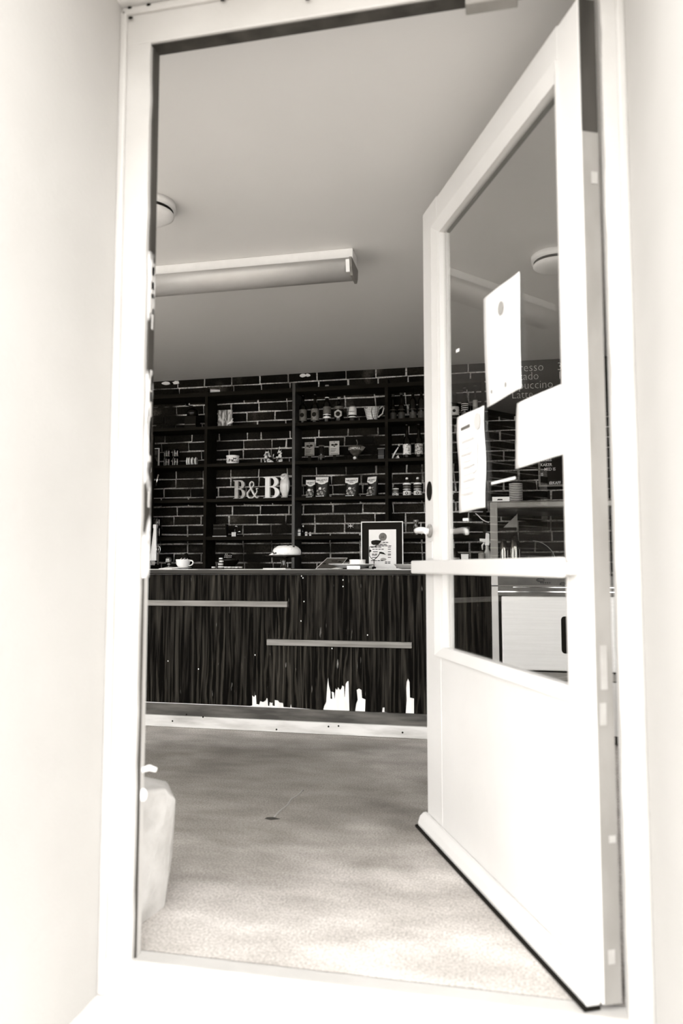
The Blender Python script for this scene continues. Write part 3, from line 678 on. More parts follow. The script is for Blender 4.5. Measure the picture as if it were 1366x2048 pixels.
# middle shelf -----------------------------------------------------------
def pot_jar(label, px, wpx, hpx, ring):
    P = on(px, 4); r = U(wpx)/2; h = U(hpx)
    t = thing('jar', label, 'jar', P, 0, 'label jars on the lower shelf')
    MB().lathe([(r*.95, 0), (r, .004), (r, h*.80), (r*.8, h*.88), (r*.5, h*.93), (r*.5, h)], n=24).build('glass_body', M('amber_glass', .03, rough=.15), t)
    MB().lathe([(r+.001, .002), (r+.001, h*.30)], n=24, cap=False).build('paper_label', pale_label, t)
    MB().lathe([(r*.38, 0), (r*.38, .0015)], n=16, mtx=Matrix.Translation((0, -r-.001, h*.16)) @ Matrix.Rotation(PI/2, 4, 'X')).build('emblem', ink, t)
    MB().lathe([(r*.2, 0), (r*.2, .002)], n=12, mtx=Matrix.Translation((0, -r-.0016, h*.16)) @ Matrix.Rotation(PI/2, 4, 'X')).build('emblem_centre', pale_label, t)
    MB().lathe([(r+.001, h*.38), (r+.001, h*.42)], n=24, cap=False).build('label_line', pale_label, t)
    MB().lathe([(r+.001, h*.68), (r+.001, h*.78)], n=24, cap=False).build('shoulder_band', white_mat, t)
    MB().lathe([(r+.0008, h*.50), (r+.0008, h*.60)], n=24, cap=False).build('label_line', grey_label, t)
    if ring: MB().lathe([(.010, h), (.010, h+.012), (.006, h+.016)], n=14).build('stopper', white_mat, t)
pot_jar('amber jar with round emblem beside the third upright, leftmost of its row', 791, 13, 20, False)
pot_jar('amber jar with white stopper, middle of the jar row on the lower shelf', 814, 15.5, 33, True)
pot_jar('amber jar with white stopper nearest the open door, lower shelf', 835.5, 15.5, 33, True)
bottle('bottle', 'dark bottle with a bright blotchy oval label on the middle shelf', on(814, 3), .27, .030, .013, .09, dark_glass, M('blotch_label', .75, .1, scale=50, lo=.5, hi=.62), .035, .115, black)
bottle('bottle', 'dark bottle with a grey crested oval label on the middle shelf by the door', on(838, 3), .27, .030, .013, .09, dark_glass, M('crest_label', .5, .08, scale=70, lo=.45, hi=.6), .035, .115, black)
sw = thing('ornament', 'slim white curved bird-like ornament on the middle shelf', 'ornament', on(792, 3))
MB().tube([(-.030, 0, 0.0), (-.022, 0, .030), (-.004, 0, .062), (.018, 0, .096)], [.005, .007, .0065, .004], 8).build('stem', white_cer, sw)
MB().ball((.024, 0, .112), .008, (1, 1, 1.4)).build('head', M('ornament_head', .5, rough=.3), sw)
MB().hull([(-.035, -.015, 0), (.03, -.015, 0), (.03, .015, 0), (-.035, .015, 0), (.0, 0, .022), (.018, 0, .035)]).build('foot', spotted, sw)
# cards with a map print
for px, tm, lab in ((617, M('card_grey', .20, .15, scale=12), 'darker grey card with a map print, left of the pair on the middle shelf'), (667, M('card_pale', .40, .33, scale=12), 'paler card with a map print, right of the pair on the middle shelf')):
    P = on(px, 3); P.y = 5.46; t = thing('card', lab, 'card', (P.x, P.y, P.z+.0), 0)
    wv, hv = U(20.5), U(28)
    dz = .058 if px == 617 else .060
    MB().box(-wv/2, wv/2, 0, .003, dz, dz+hv).build('sheet', tm, t)
    MB().box(-wv/2, wv/2, -.006, .02, .0005, .012).box(-.012, .012, .003, .008, .012, dz+.02).build('stand', black_matt, t)
    for sx_, sz_, r in ((-.014, 0, .011), (.013, .002, .012), (0, -.010, .007), (.0, .022, .004)):
        MB().lathe([(r, 0), (r*.95, .001)], n=9, mtx=Matrix.Translation((sx_, -.0002, dz+hv*.72+sz_)) @ Matrix.Rotation(PI/2, 4, 'X') @ Matrix.Diagonal((1.2, .7, 1, 1))).build('map_print', ink, t)
    for k in range(3): MB().box(-wv*.38, wv*(.2-.08*k), -.0012, 0, dz+hv*(.42-.11*k), dz+hv*(.45-.11*k)).build('text_line', ink, t)
    MB().box(-wv*.4, wv*.4, -.0012, 0, dz+.006, dz+.009).build('text_line', ink, t)
gj = thing('glass_jar', 'dim glass jar with grey lid between the two map cards', 'jar', on(643, 3))
MB().lathe([(.022, 0), (.024, .004), (.024, .100), (.020, .112), (.020, .120)], n=20).build('body', dark_glass, gj)
MB().lathe([(.022, .119), (.022, .130)], n=18).build('lid', M('jar_lid', .12, .05, scale=30), gj)
MB().lathe([(.0246, .030), (.0246, .052)], n=20, cap=False).build('label', M('jar_label', .08, .03, scale=50), gj)
bo = thing('bowl', 'dark patterned footed bowl of dried stems on the middle shelf', 'bowl', on(712, 3))
MB().lathe([(.0, 0), (.026, 0), (.022, .008), (.011, .018), (.012, .036), (.034, .052), (.058, .084), (.062, .112), (.056, .112), (.03, .062), (0, .056)], n=28, cap=False).build('bowl_body', M('bowl_glaze', .03, .10, scale=40, rough=.3), bo)
MB().lathe([(.0585, .082), (.0605, .098)], n=28, cap=False).build('patterned_band', M('bowl_band', .05, .42, scale=70, lo=.45, hi=.55), bo)
MB().ball((-.008, -.012, .022), .013).build('foot_bead', pale_label, bo)
MB().hull([(.02, -.02, .085), (.045, -.035, .11), (.08, -.03, .10), (.06, -.05, .072), (.05, -.02, .07)]).build('dry_leaf', M('dry_leaf', .16, .1, scale=30), bo)
MB().tube([(.0, 0, .10), (.012, 0, .14), (.004, 0, .165)], [.003, .003, .005], 6).build('stem', grey_label, bo)
cf = thing('glass_box', 'dim small glass box left of the third upright on the middle shelf', 'box', on(763, 3))
MB().box(-.025, .025, -.02, .02, 0, .085).build('body', dark_glass, cf, .003)
MB().box(-.028, .028, -.023, .023, .085, .091).build('lid', M('box_lid', .10, rough=.3), cf); MB().box(-.024, .024, -.0205, -.02, .030, .034).build('label_line', grey_label, cf)
# patterned bowl, two spotted figures
pbw = thing('bowl', 'small white straight-sided bowl with a dark patterned band', 'bowl', on(465.5, 3))
MB().lathe([(0, 0), (.040, 0), (.046, .006), (.048, .012), (.050, .062), (.053, .066), (.053, .071), (.047, .071), (.044, .012), (0, .010)], n=32, cap=False).build('body', white_cer, pbw)
MB().lathe([(.0495, .018), (.0512, .050)], n=40, cap=False).build('patterned_band', M('band_pattern', .04, .8, scale=75, lo=.44, hi=.50, detail=1), pbw)
def figure(label, px, flip, tall):
    t = thing('figurine', label, 'figurine', on(px, 3)); s = -1 if flip else 1
    b = MB()
    if not tall:
        b.ball((0, 0, .036), .032, (1.05, .8, 1.1)).ball((-s*.006, 0, .074), .021, (1, .85, 1.1)).ball((-s*.022, 0, .066), .012, (1.3, .8, .8))
        b.ball((s*.024, 0, .012), .02, (1.1, .9, .6)); b.ball((-s*.014, -.012, .012), .012, (1, 1, 1.2))
        b.tube([(-s*.014, -.008, .088), (-s*.020, -.010, .104)], [.006, .001], 6).tube([(-s*.0, .008, .090), (s*.002, .010, .106)], [.006, .001], 6)
        b.tube([(s*.030, 0, .020), (s*.042, 0, .055), (s*.050, 0, .088)], [.007, .005, .003], 7)
    else:
        b.ball((0, 0, .022), .024, (1.1, .85, .95)).ball((s*.004, 0, .054), .016, (.9, .8, 1.4)).ball((s*.002, 0, .083), .016, (1.25, .9, .85))
        b.ball((-s*.020, 0, .050), .008, (1.4, .8, .6)); b.tube([(s*.012, -.004, .094), (s*.022, -.004, .116)], [.006, .002], 6).tube([(-s*.008, .004, .094), (-s*.006, .004, .125)], [.005, .002], 6)
        b.tube([(-s*.004, 0, .098), (0, 0, .135)], [.003, .002], 5)
    o = b.build('body', spotted, t)
    MB().lathe([(.030, 0), (.030, .005)], n=18, sx=1.2, sy=.8).build('base', white_cer, t)
    return t
figure('larger black and white spotted animal figurine with upright tail on the middle shelf', 536, False, False)
figure('smaller black and white animal figurine with tall ears on the middle shelf', 559, False, True)
# lettering B & B --------------------------------------------------------
def arc(cx, cz, rx, rz, a0, a1, n=14): return [(cx+rx*math.cos(math.radians(a0+(a1-a0)*k/n)), cz+rz*math.sin(math.radians(a0+(a1-a0)*k/n))) for k in range(n+1)]
def letter_B(name, label, px, h, wd, m, depth=.03, grp=None):
    P = on(px, 4, 5.40)
    cu = bpy.data.curves.new(name, 'CURVE'); cu.dimensions = '2D'; cu.fill_mode = 'BOTH'; cu.extrude = depth/2
    st = wd*.15; ser = wd*.03
    outer = [(0, 0), (wd*.55, 0)]+arc(wd*.55, h*.27, wd*.45, h*.27, -90, 80)+[(wd*.66, h*.535)]+arc(wd*.55, h*.765, wd*.39, h*.235, -70, 90)+[(0, h), (0, h*.965), (st*.75, h*.95), (st*.75, h*.05), (0, h*.035)]
    lw = wd*.40
    h1 = [(lw, h*.05), (wd*.52, h*.05)]+arc(wd*.50, h*.28, wd*.24, h*.23, -90, 90)+[(lw, h*.51)]
    h2 = [(lw, h*.56), (wd*.48, h*.56)]+arc(wd*.47, h*.755, wd*.21, h*.195, -90, 90)+[(lw, h*.95)]
    for sp in (outer, h1, h2):
        s = cu.splines.new('POLY'); s.points.add(len(sp)-1); s.use_cyclic_u = True
        for q, (x, z) in zip(s.points, sp): q.co = (x-wd/2, z, 0, 1)
    t = bpy.data.objects.new('tmp', cu); C.objects.link(t)
    dg = bpy.context.evaluated_depsgraph_get(); me = bpy.data.meshes.new_from_object(t.evaluated_get(dg)); bpy.data.objects.remove(t)
    me.transform(Matrix.Rotation(PI/2, 4, 'X')); me.name = name
    me.materials.clear(); me.materials.append(m)
    o = bpy.data.objects.new(name, me); C.objects.link(o); o.location = (P.x, P.y, P.z); tag(o, label, 'letter'); return o
letter_B('letter', 'darker grey serif letter B, left of the ampersand on the lower shelf', 479.5, U(39, 5.4), U(26, 5.4), letter_a)
letter_B('letter', 'larger pale serif letter B beside the owl on the lower shelf', 543.5, U(44.5, 5.4), U(34, 5.4), letter_b)
P = on(506, 4, 5.40); hA, wA = U(37, 5.4), U(25.5, 5.4)
amp = [(.95, .56, .030), (.80, .55, .045), (.86, .42, .030), (.74, .24, .050), (.58, .08, .055), (.40, .02, .055), (.20, .04, .060), (.06, .16, .070), (.06, .30, .070), (.20, .45, .055), (.42, .60, .050), (.56, .74, .055), (.56, .88, .055), (.44, .965, .045), (.32, .92, .060), (.24, .80, .065), (.28, .66, .070), (.42, .46, .080), (.60, .24, .085), (.78, .07, .075), (.92, .03, .050), (1.0, .09, .03)]
sm2 = []
for i in range(len(amp)-1):                             # smooth the stroke
    p0, p1, p2, p3 = amp[max(i-1, 0)], amp[i], amp[i+1], amp[min(i+2, len(amp)-1)]
    for k in range(3):
        t_ = k/3; sm2.append(tuple(.5*((2*p1[j])+(-p0[j]+p2[j])*t_+(2*p0[j]-5*p1[j]+4*p2[j]-p3[j])*t_*t_+(-p0[j]+3*p1[j]-3*p2[j]+p3[j])*t_**3) for j in range(3)))
sm2.append(amp[-1]); b = MB(); prev = None
for i, (x, z, wv) in enumerate(sm2):
    a = sm2[max(i-1, 0)]; c = sm2[min(i+1, len(sm2)-1)]; d = Vector(((c[0]-a[0])*wA, (c[1]-a[1])*hA)).normalized(); nn = Vector((-d.y, d.x))*wv*hA*.55
    q = Vector(((x-.5)*wA, z*hA*.97+.004)); off = .0008*math.sin(i)
    cur = [b.bm.verts.new(v) for v in ((q.x+nn.x, -.012+off, q.y+nn.y), (q.x-nn.x, -.012+off, q.y-nn.y), (q.x-nn.x, .012+off, q.y-nn.y), (q.x+nn.x, .012+off, q.y+nn.y))]
    if prev:
        for k in range(4): b.bm.faces.new((prev[k], prev[(k+1) % 4], cur[(k+1) % 4], cur[k]))
    else: b.bm.faces.new(cur)
    prev = cur
b.bm.faces.new(prev)
o = b.build('ampersand', tin); o.location = P; tag(o, 'pale metal ampersand standing between the two letters B', 'letter')
# owl figurine
ow = thing('owl_figurine', 'pale glazed owl figurine beside the larger letter B', 'figurine', on(570, 4, 5.41))
MB().lathe([(.012, .0), (.020, .006), (.026, .03), (.036, .07), (.041, .105), (.038, .135), (.031, .152), (.031, .165), (.030, .178), (.022, .190), (.008, .196)], n=26, sy=.85).build('body', owl_mat, ow)
MB().lathe([(.017, 0), (.026, .004), (.024, .007), (.004, .009)], n=22, mtx=Matrix.Translation((-.010, -.020, .166)) @ Matrix.Rotation(math.radians(70), 4, 'X') @ Matrix.Diagonal((.8, 1.0, 1, 1))).build('face_disc', M('owl_face', .8, .7, scale=30, rough=.3), ow)
MB().hull([(-.010, -.034, .176), (-.006, -.032, .176), (-.010, -.040, .164), (-.006, -.036, .158), (-.009, -.030, .160)]).build('beak', ink_soft, ow)
for ex in (-.019, .000): MB().ball((ex, -.0285, .172), .0035).build('eye', ink, ow)
for s_ in (-1, 1):
    MB().ball((s_*.028, -.008, .095), .02, (.55, .9, 2.6)).build('wing', owl_mat, ow)
    MB().ball((s_*.012-.004, -.014, .008), .010, (1, 1.3, .8)).build('foot', owl_mat, ow)
# coffee bags
def bag(label, px, wpx, lv=4, cut=1.0, rz=0, dz=0, h_px=43, Yb=5.43):
    P = on(px, lv, Yb); wv = U(wpx); h = U(h_px)
    t = thing('coffee_bag', label, 'bag', P, rz, 'printed coffee bags on the lower shelf')
    b = MB(); g = []
    for k in range(9):
        v = k/8; d = .036*(1-v)**.7+.002; wd = wv*(.94+.06*v)
        g.append([b.bm.verts.new((x*wd/2, -d*(1-abs(x)**3*.7), v*h)) for x in (-1, -.6, 0, .6, 1)]+[b.bm.verts.new((x*wd/2, d*(1-abs(x)**3*.7), v*h)) for x in (1, .6, 0, -.6, -1)])
    for p, q in zip(g, g[1:]):
        for i in range(10): f = b.bm.faces.new((p[i], p[(i+1) % 10], q[(i+1) % 10], q[i])); f.smooth = True
    b.bm.faces.new(g[0]); b.bm.faces.new(g[-1])
    b.build('pouch', M('bag_black', .012, rough=.4), t)
    # top label with a shaped lower edge, printed picture lower down
    lab = [(-wv*.47, h*.985), (wv*.47, h*.985), (wv*.46, h*.74), (wv*.30, h*.71), (wv*.22, h*.66), (0, h*.63), (-wv*.22, h*.66), (-wv*.30, h*.71), (-wv*.46, h*.74)]
    LM = Matrix.Translation((0, -.0490-.0022*max(0, h_px-41), 0)) @ Matrix.Rotation(math.radians(-15), 4, 'X')
    MB().prism(lab, .0015, LM).build('top_label', pale_label, t)
    bm_ = .028
    def blob(x, z, rx, rz_, m): MB().lathe([(1, 0), (.95, .0015)], n=12, mtx=Matrix.Translation((x, -.0385+z*.2, z)) @ Matrix.Rotation(PI/2-.2, 4, 'X') @ Matrix.Diagonal((rx, rz_, 1, 1))).build('picture_print', m, t)
    blob(-wv*.12, h*.42, .013, .011, pale_label); blob(-wv*.18, h*.30, .022, .014, photo_mat); blob(wv*.16, h*.30, .018, .024, photo_mat); blob(-wv*.05, h*.17, .034, .011, photo_mat)
    blob(wv*.20, h*.41, .010, .008, photo_mat)
    MB().box(-wv*.42, wv*.02, -.0375, -.036, h*.05, h*.075).box(wv*.06, wv*.18, -.0375, -.036, h*.05, h*.09).build('picture_print', pale_label, t)
    text('lettering', 'HELLESYLT', wv*.165, ink, t, LM @ Vector((0, -.0006, h*.80)), rot=(PI/2-math.radians(15), 0, 0), thin=.0005)
    MB().box(-wv*.14, wv*.14, -.0008, 0, h*.735, h*.755, LM).build('text_line', ink, t)
bag('black printed coffee bag half hidden, leftmost of the four', 621.5, 20, rz=.1, h_px=40, Yb=5.475)
bag('black printed coffee bag in front, second from the left', 645, 28, h_px=44); bpy.data.objects
bag('black printed coffee bag standing alone, third from the left', 704, 28, h_px=41)
bag('black printed coffee bag turned sideways with crumpled top label, rightmost of the four', 746, 23, rz=-.45, h_px=42)
# upper-left: wooden block sign with white bit, machine
P = on(450, 2, 5.44); wv = U(30); hv = U(39)
ws = thing('wooden_board', 'square chopping board of streaky grained wood leaning on the upper shelf', 'board', P)
MB().box(-wv/2, wv/2, 0, .02, 0.001, hv).build('board', wood_sign, ws, .002)
MB().box(-wv/2-.004, -wv/2, -.002, .022, 0.001, hv).build('edge', M('board_edge', .10, rough=.6), ws)
wc = thing('spoon_rest', 'small white scoop lying before the wooden board', 'scoop', on(463, 2, 5.40))
MB().ball((0, 0, .022), .02, (1.5, .8, .55)).tube([(.0, 0, .02), (.035, 0, .045)], [.006, .004], 8).build('scoop', white_cer, wc)
wc.rotation_euler = (0, -.45, 0); wc.location.z += .012
gm = thing('coffee_grinder', 'dark hand coffee grinder on the upper shelf left of the first upright', 'grinder', on(385, 2))
MB().box(-.05, .05, -.045, .045, 0, .10).build('box', black_matt, gm, .004); MB().lathe([(.045, .10), (.048, .15), (.02, .17)], n=20).build('hopper', black, gm)
MB().tube([(0, 0, .17), (0, 0, .19), (-.05, -.01, .195)], .005, 8).ball((-.055, -.01, .205), .011).build('crank', black, gm)
MB().box(-.045, .045, -.047, -.045, .028, .033).build('drawer_line', grey_label, gm)
P = A(425, 787, 5.41); lb = thing('box', 'small pale flat box lying on top of the shelving', 'box', (P.x, 5.42, 2.3625), .35)
MB().box(-.055, .055, -.03, .03, 0, .024).build('carton', pale_label, lb, .002); MB().box(-.056, .056, -.031, .031, .024, .034).build('lid', white_mat, lb, .002)
# left bay: framed card, stacked tumblers, saucers on edge
P = on(305, 3, 5.46); wv, hv = U(31), U(42)
pf = thing('picture_frame', 'small white framed sign reading coffee at the left end of the middle shelf', 'frame', P)
b = MB()
for q in ((-wv/2, wv/2, hv-.008, hv), (-wv/2, wv/2, 0, .008), (-wv/2, -wv/2+.008, .008, hv-.008), (wv/2-.008, wv/2, .008, hv-.008)): b.box(q[0], q[1], -.008, .008, q[2], q[3])
b.build('moulding', white_mat, pf, .001)
MB().box(-wv/2+.008, wv/2-.008, 0, .005, .008, hv-.008).build('mat', black, pf)
MB().box(-wv/2+.02, wv/2-.016, -.002, 0, .05, hv-.016).build('print', grey_label, pf)
text('lettering', 'NEW', .014, ink, pf, (.006, -.0028, hv-.040)); text('lettering', 'COFFEE', .024, ink, pf, (.004, -.0028, hv-.072), thin=.0006); MB().box(-.02, .03, -.003, -.002, hv-.088, hv-.083).build('text_line', ink, pf)
MB().hull([(-.05, -.004, .03), (-.02, -.004, .075), (.0, -.004, .05), (.03, -.004, .07), (.05, -.004, .03), (-.05, -.002, .01), (.05, -.002, .01)]).build('dark_print', ink, pf)
def tumbler_prof(r0, r1, h): return [(0, 0), (r0, 0), (r1, h), (r1-.0025, h), (r0-.003, .008), (0, .007)]
def tumbler(label, loc, r0, r1, h, grp):
    t = thing('tumbler', label, 'glass', loc, 0, grp)
    MB().lathe(tumbler_prof(r0, r1, h), n=20, cap=False).build('glass', clear, t)
    for k in range(5):                                  # ground facets, alternate ones pale as painted glints
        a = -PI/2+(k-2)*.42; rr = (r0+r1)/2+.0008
        MB().hull([(rr*math.cos(a+d), rr*math.sin(a+d), z) for d in (-.09, .09) for z in (h*.12, h*.82)]+[((rr-.002)*math.cos(a+d), (rr-.002)*math.sin(a+d), z) for d in (-.09, .09) for z in (h*.12, h*.82)]).build('facet_glint', M('glass_glint', .85, .30, scale=40, rough=.1) if k % 2 == 0 else clear, t)
    return t
G1 = 'stacked tumblers on the middle shelf'
for px, who in ((335, 'left'), (352, 'right')):
    P = on(px, 3); tumbler('faceted glass tumbler, lower one of the %s stack on the middle shelf' % who, P, .026, .030, .075, G1)
    tumbler('faceted glass tumbler, upper one of the %s stack on the middle shelf' % who, (P.x, P.y, P.z+.0755), .024, .029, .062, G1)
P = on(324.5, 5, 5.40); tumbler('stout glass tumbler under another, left end of the lowest shelf', (XA(316.5, 5.4), 5.40, LV[5]+.0005), .030, .036, .085, 'tumblers on the lowest shelf')
tumbler('stout glass tumbler stacked on another, left end of the lowest shelf', (XA(316.5, 5.4), 5.40, LV[5]+.0862), .026, .032, .07, 'tumblers on the lowest shelf')
for k, px in enumerate((375, 379.5, 386, 393)):
    P = on(px, 3); t = thing('saucer', 'white saucer standing on edge beside the tumblers, %s of four' % ('first', 'second', 'third', 'fourth')[k], 'saucer', (P.x, P.y, P.z+.036), math.radians((103, 97, 92, 92)[k]), 'saucers on edge on the middle shelf')
    MB().lathe([(.018, .004), (.030, .003), (.036, -.002), (.034, -.005), (.018, -.001)], n=24, mtx=Matrix.Rotation(PI/2, 4, 'X')).build('rim', white_cer, t)
    MB().lathe([(.017, .0045), (.017, .006)], n=20, mtx=Matrix.Rotation(PI/2, 4, 'X')).build('well', M('saucer_well', .25, rough=.3), t)
# lowest shelf -------------------------------------------------------------
for k, (px, wp, hp, lab) in enumerate(((598.5, 6.5, 16, 'tallest small white spice jar, left of the row on the lowest shelf'), (612.5, 5, 10, 'middle small white spice jar on the lowest shelf'), (620.5, 4, 9, 'smallest white spice jar, right of the row on the lowest shelf'))):
    r = U(wp)/2; h = U(hp); t = thing('spice_jar', lab, 'jar', on(px, 5), 0, 'white spice jars')
    MB().lathe([(r*.95, 0), (r, .002), (r, h*.42), (r*.98, h*.44)], n=16).build('lower_label', white_mat, t)
    MB().lathe([(r*.93, h*.44), (r*.93, h*.52)], n=16).build('dark_band', black, t)
    MB().lathe([(r, h*.52), (r, h*.78), (r*.8, h*.84)], n=16).build('upper_label', pale_label, t)
    MB().lathe([(r*.8, h*.84), (r*.75, h)], n=14).build('lid', grey_label, t)
t = thing('pump_bottle', 'slim dark pump bottle between the white spice jars', 'bottle', on(605.5, 5))
MB().lathe([(.010, 0), (.011, .05), (.004, .06), (.004, .072)], n=14).build('body', dark_glass, t); MB().ball((.003, 0, .078), .006, (1, 1, 1.4)).build('nozzle', white_mat, t)
sj = thing('jar', 'square white jar with striped side on the lowest shelf by the first upright', 'jar', on(468.5, 5))
for x in (-.012, .0, .012): MB().box(x-.005, x+.005, -.014, .014, 0, .036).build('stripe', white_mat, sj, .001)
MB().box(-.018, .018, -.013, .013, .0005, .035).build('body', ink, sj)
pt = thing('pepper_mill', 'black curved-handled mill behind the striped jar', 'mill', on(470, 5, 5.47))
MB().lathe([(.018, 0), (.012, .03), (.014, .06), (.008, .075)], n=16).build('body', black, pt)
MB().tube([(0, 0, .075), (.004, 0, .088), (.016, 0, .086), (.018, 0, .072)], .003, 6).build('handle', chrome, pt); MB().tube([(.018, 0, .04), (.04, 0, .045), (.046, 0, .035)], .004, 6).build('spout', chrome, pt)
rk = thing('card_rack', 'dark rack with two rows of pale pegs on the lowest shelf', 'rack', on(441, 5, 5.42))
MB().box(-.055, .055, -.02, .03, 0, .10).build('box', black_matt, rk, .003)
for r_ in range(2):
    for k in range(8): MB().box(-.048+k*.0125, -.0445+k*.0125, -.022, -.02, .060+r_*.026, .070+r_*.026).build('peg', grey_label, rk)
MB().box(-.058, .058, -.024, -.02, .001, .006).build('front_strip', pale_label, rk)
pj = thing('pepper_jar', 'tall glass spice jar with a steel lid beside the open door', 'jar', on(832, 5))
MB().lathe([(.018, 0), (.019, .09), (.016, .10)], n=18).build('glass', M('smoky_glass', .05, .4, scale=50, lo=.52, hi=.62, rough=.1), pj); MB().lathe([(.020, .098), (.020, .115)], n=18).build('lid', M('jar_steel', .5, rough=.3, metal=.6), pj)
P = A(701, 1052, WB-.02); st = thing('star_ornament', 'tiny white twig star fixed on the bricks', 'ornament', (P.x, WB-.016, P.z))
for k in range(3):
    a = k*PI/3+.5; MB().tube([(-.026*math.cos(a), 0, -.018*math.sin(a)), (.026*math.cos(a), 0, .018*math.sin(a))], .0022, 6).build('twig', white_mat, st)
MB().tube([(0, -.001, -.004), (0, .012, -.004)], .002, 6).build('pin', white_mat, st)

# ------------------------------------------------------------------ things on the counter top
def ont(px, Y): return Vector((XA(px, Y, 1135), Y, CT+0.0006))
cu_ = thing('coffee_cup', 'white cup on a saucer near the left end of the counter', 'cup', ont(366, 4.42)+Vector((0, 0, .010)))
sc = 4.42/1450*1.02
MB().lathe([(0, 0), (.026, 0), (.034, .006), (.044, .022), (.0475, .05), (.0475, .052), (.0445, .052), (.040, .022), (0, .008)], n=36, cap=False).build('bowl', white_cer, cu_)
MB().tube([(.044, 0, .042), (.060, 0, .044), (.069, 0, .034), (.062, 0, .018), (.040, 0, .010)], [.004, .0045, .0045, .004, .004], 8, 4).build('handle', white_cer, cu_)
sa = MB().lathe([(0, 0), (.032, 0), (.036, .004), (.056, .009), (.058, .011), (.055, .012), (.03, .0085), (0, .008)], n=36, cap=False).build('saucer', white_cer); sa.location = ont(366, 4.42); tag(sa, 'white saucer under the cup near the left end of the counter', 'saucer')
nk = MB().hull([(-.05, -.05, 0), (.04, -.05, 0), (.05, .05, 0), (-.03, .05, 0), (-.05, -.05, .004), (.04, -.05, .004), (.05, .05, .006), (-.03, .05, .014), (.03, .03, .012)]).build('napkin', paper); nk.location = ont(339, 4.36); tag(nk, 'folded white napkin before the wine glass, left of the cup', 'napkin')
wg = thing('wine_glass', 'small clear goblet behind the napkin at the left of the counter', 'glass', ont(337, 4.50))
MB().lathe([(0, 0), (.024, 0), (.022, .003), (.004, .007), (.0035, .022), (.014, .030), (.022, .048), (.022, .065), (.018, .078), (.0165, .078), (.020, .064), (.020, .05), (.010, .034), (0, .031)], n=24, cap=False).build('goblet', clear, wg)
for a in (-1.9, -1.5, -1.15): MB().tube([(.0225*math.cos(a), .0225*math.sin(a), .045), (.0215*math.cos(a), .0215*math.sin(a), .068)], .0022, 5).build('facet_glint', white_mat, wg)  # white streaks painted as glints on the goblet
sg = thing('sugar_pot', 'dark glass pot with painted glints on the lid behind the coffee cup', 'pot', ont(372, 4.60))
MB().lathe([(.045, 0), (.05, .05), (.03, .075), (.012, .085), (.014, .10), (.002, .108)], n=22).build('pot', dark_glass, sg)
for k in range(7): MB().ball((-.025+.008*k, -.04+.002*abs(k-3), .066+.005*math.sin(k*2.1)), .003).build('lid_glint', white_mat, sg)  # white beads stand in for glints on the lid
# tealights
pile = thing('tealight', 'white tealight candle, bottom of the stack of four on the counter', 'candle', ont(442, 4.40), 0, 'white tealights on the counter')
MB().lathe([(.0195, 0), (.0195, .010)], n=18).build('cup', M('dull_tin', .06, rough=.5), pile); MB().lathe([(.020, .0095), (.021, .013), (.020, .0165), (.012, .0175)], n=18).build('wax', white_mat, pile)
for k, l in enumerate(('second from the bottom', 'third from the bottom', 'topmost')):
    dup(pile, ont(442-.0*k, 4.40)+Vector(((-.003, .002, -.002)[k], 0, .0180*(k+1))), 0, 'white tealight candle, %s of the stack of four' % l, (.82-.12*k, .82-.12*k, 1))
for k in range(6): dup(pile, ont(427+8.5*k if k < 1 else 445+7.2*k, 4.36+.02*(k % 2)), 0, 'white tealight candle in the low row on the counter, %s from the left' % ('first', 'second', 'third', 'fourth', 'fifth', 'sixth')[k], (.62, .62, .85))
gp = thing('glass_pot', 'dark crystal pot with painted glints behind the tealights', 'pot', ont(458, 4.62))
MB().lathe([(.03, 0), (.05, .03), (.07, .055), (.072, .062), (.03, .068), (.022, .075), (.022, .098), (.008, .105)], n=20).build('pot', dark_glass, gp)
for k in range(12): MB().ball((-.022+.011*(k % 5)+.003*(k//5), -.025, .078+.010*(k//5)), .0028).build('facet_glint', pale_label, gp)  # pale dots painted as sparkle on the dark glass
for k in range(14): MB().ball((-.065+.010*k, -.03, .060), .0018).build('facet_glint', grey_label, gp)  # row of grey dots, painted glints along the shoulder
# cake stand and cake
cs = thing('cake_stand', 'glass cake stand on a pale square mat on the counter', 'stand', ont(568, 4.46))
MB().lathe([(.0, .0), (.05, 0), (.048, .005), (.018, .012), (.012, .03), (.018, .05), (.014, .062), (.03, .072), (.13, .078), (.138, .082), (.138, .087), (.0, .087)], n=40, cap=False).build('stand', M('stand_glass', .025, rough=.06), cs)
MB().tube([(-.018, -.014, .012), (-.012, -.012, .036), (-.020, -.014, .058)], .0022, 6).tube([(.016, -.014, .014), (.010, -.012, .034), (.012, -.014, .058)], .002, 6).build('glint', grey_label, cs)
mt_ = MB().box(-.072, .072, -.06, .06, 0, .006).build('mat', pale_label, None, .001); mt_.location = ont(566, 4.46)-Vector((0, .03, 0)); mt_.location.y = 4.33; tag(mt_, 'pale thin square mat in front of the cake stand foot', 'mat')
ck = thing('cake', 'round cream-covered cake dotted with dark berries on the glass stand', 'cake', ont(573.5, 4.46)+Vector((0, 0, .0878)))
b = MB().lathe([(.085, .0), (.090, .006), (.091, .020), (.086, .036), (.074, .050), (.055, .059), (.03, .062), (.004, .063)], n=48)
for v in b.bm.verts: v.co += Vector((random.uniform(-1, 1), random.uniform(-1, 1), random.uniform(-.6, .6) if v.co.z > .004 else 0))*.0016
b.build('sponge', cake_mat, ck)
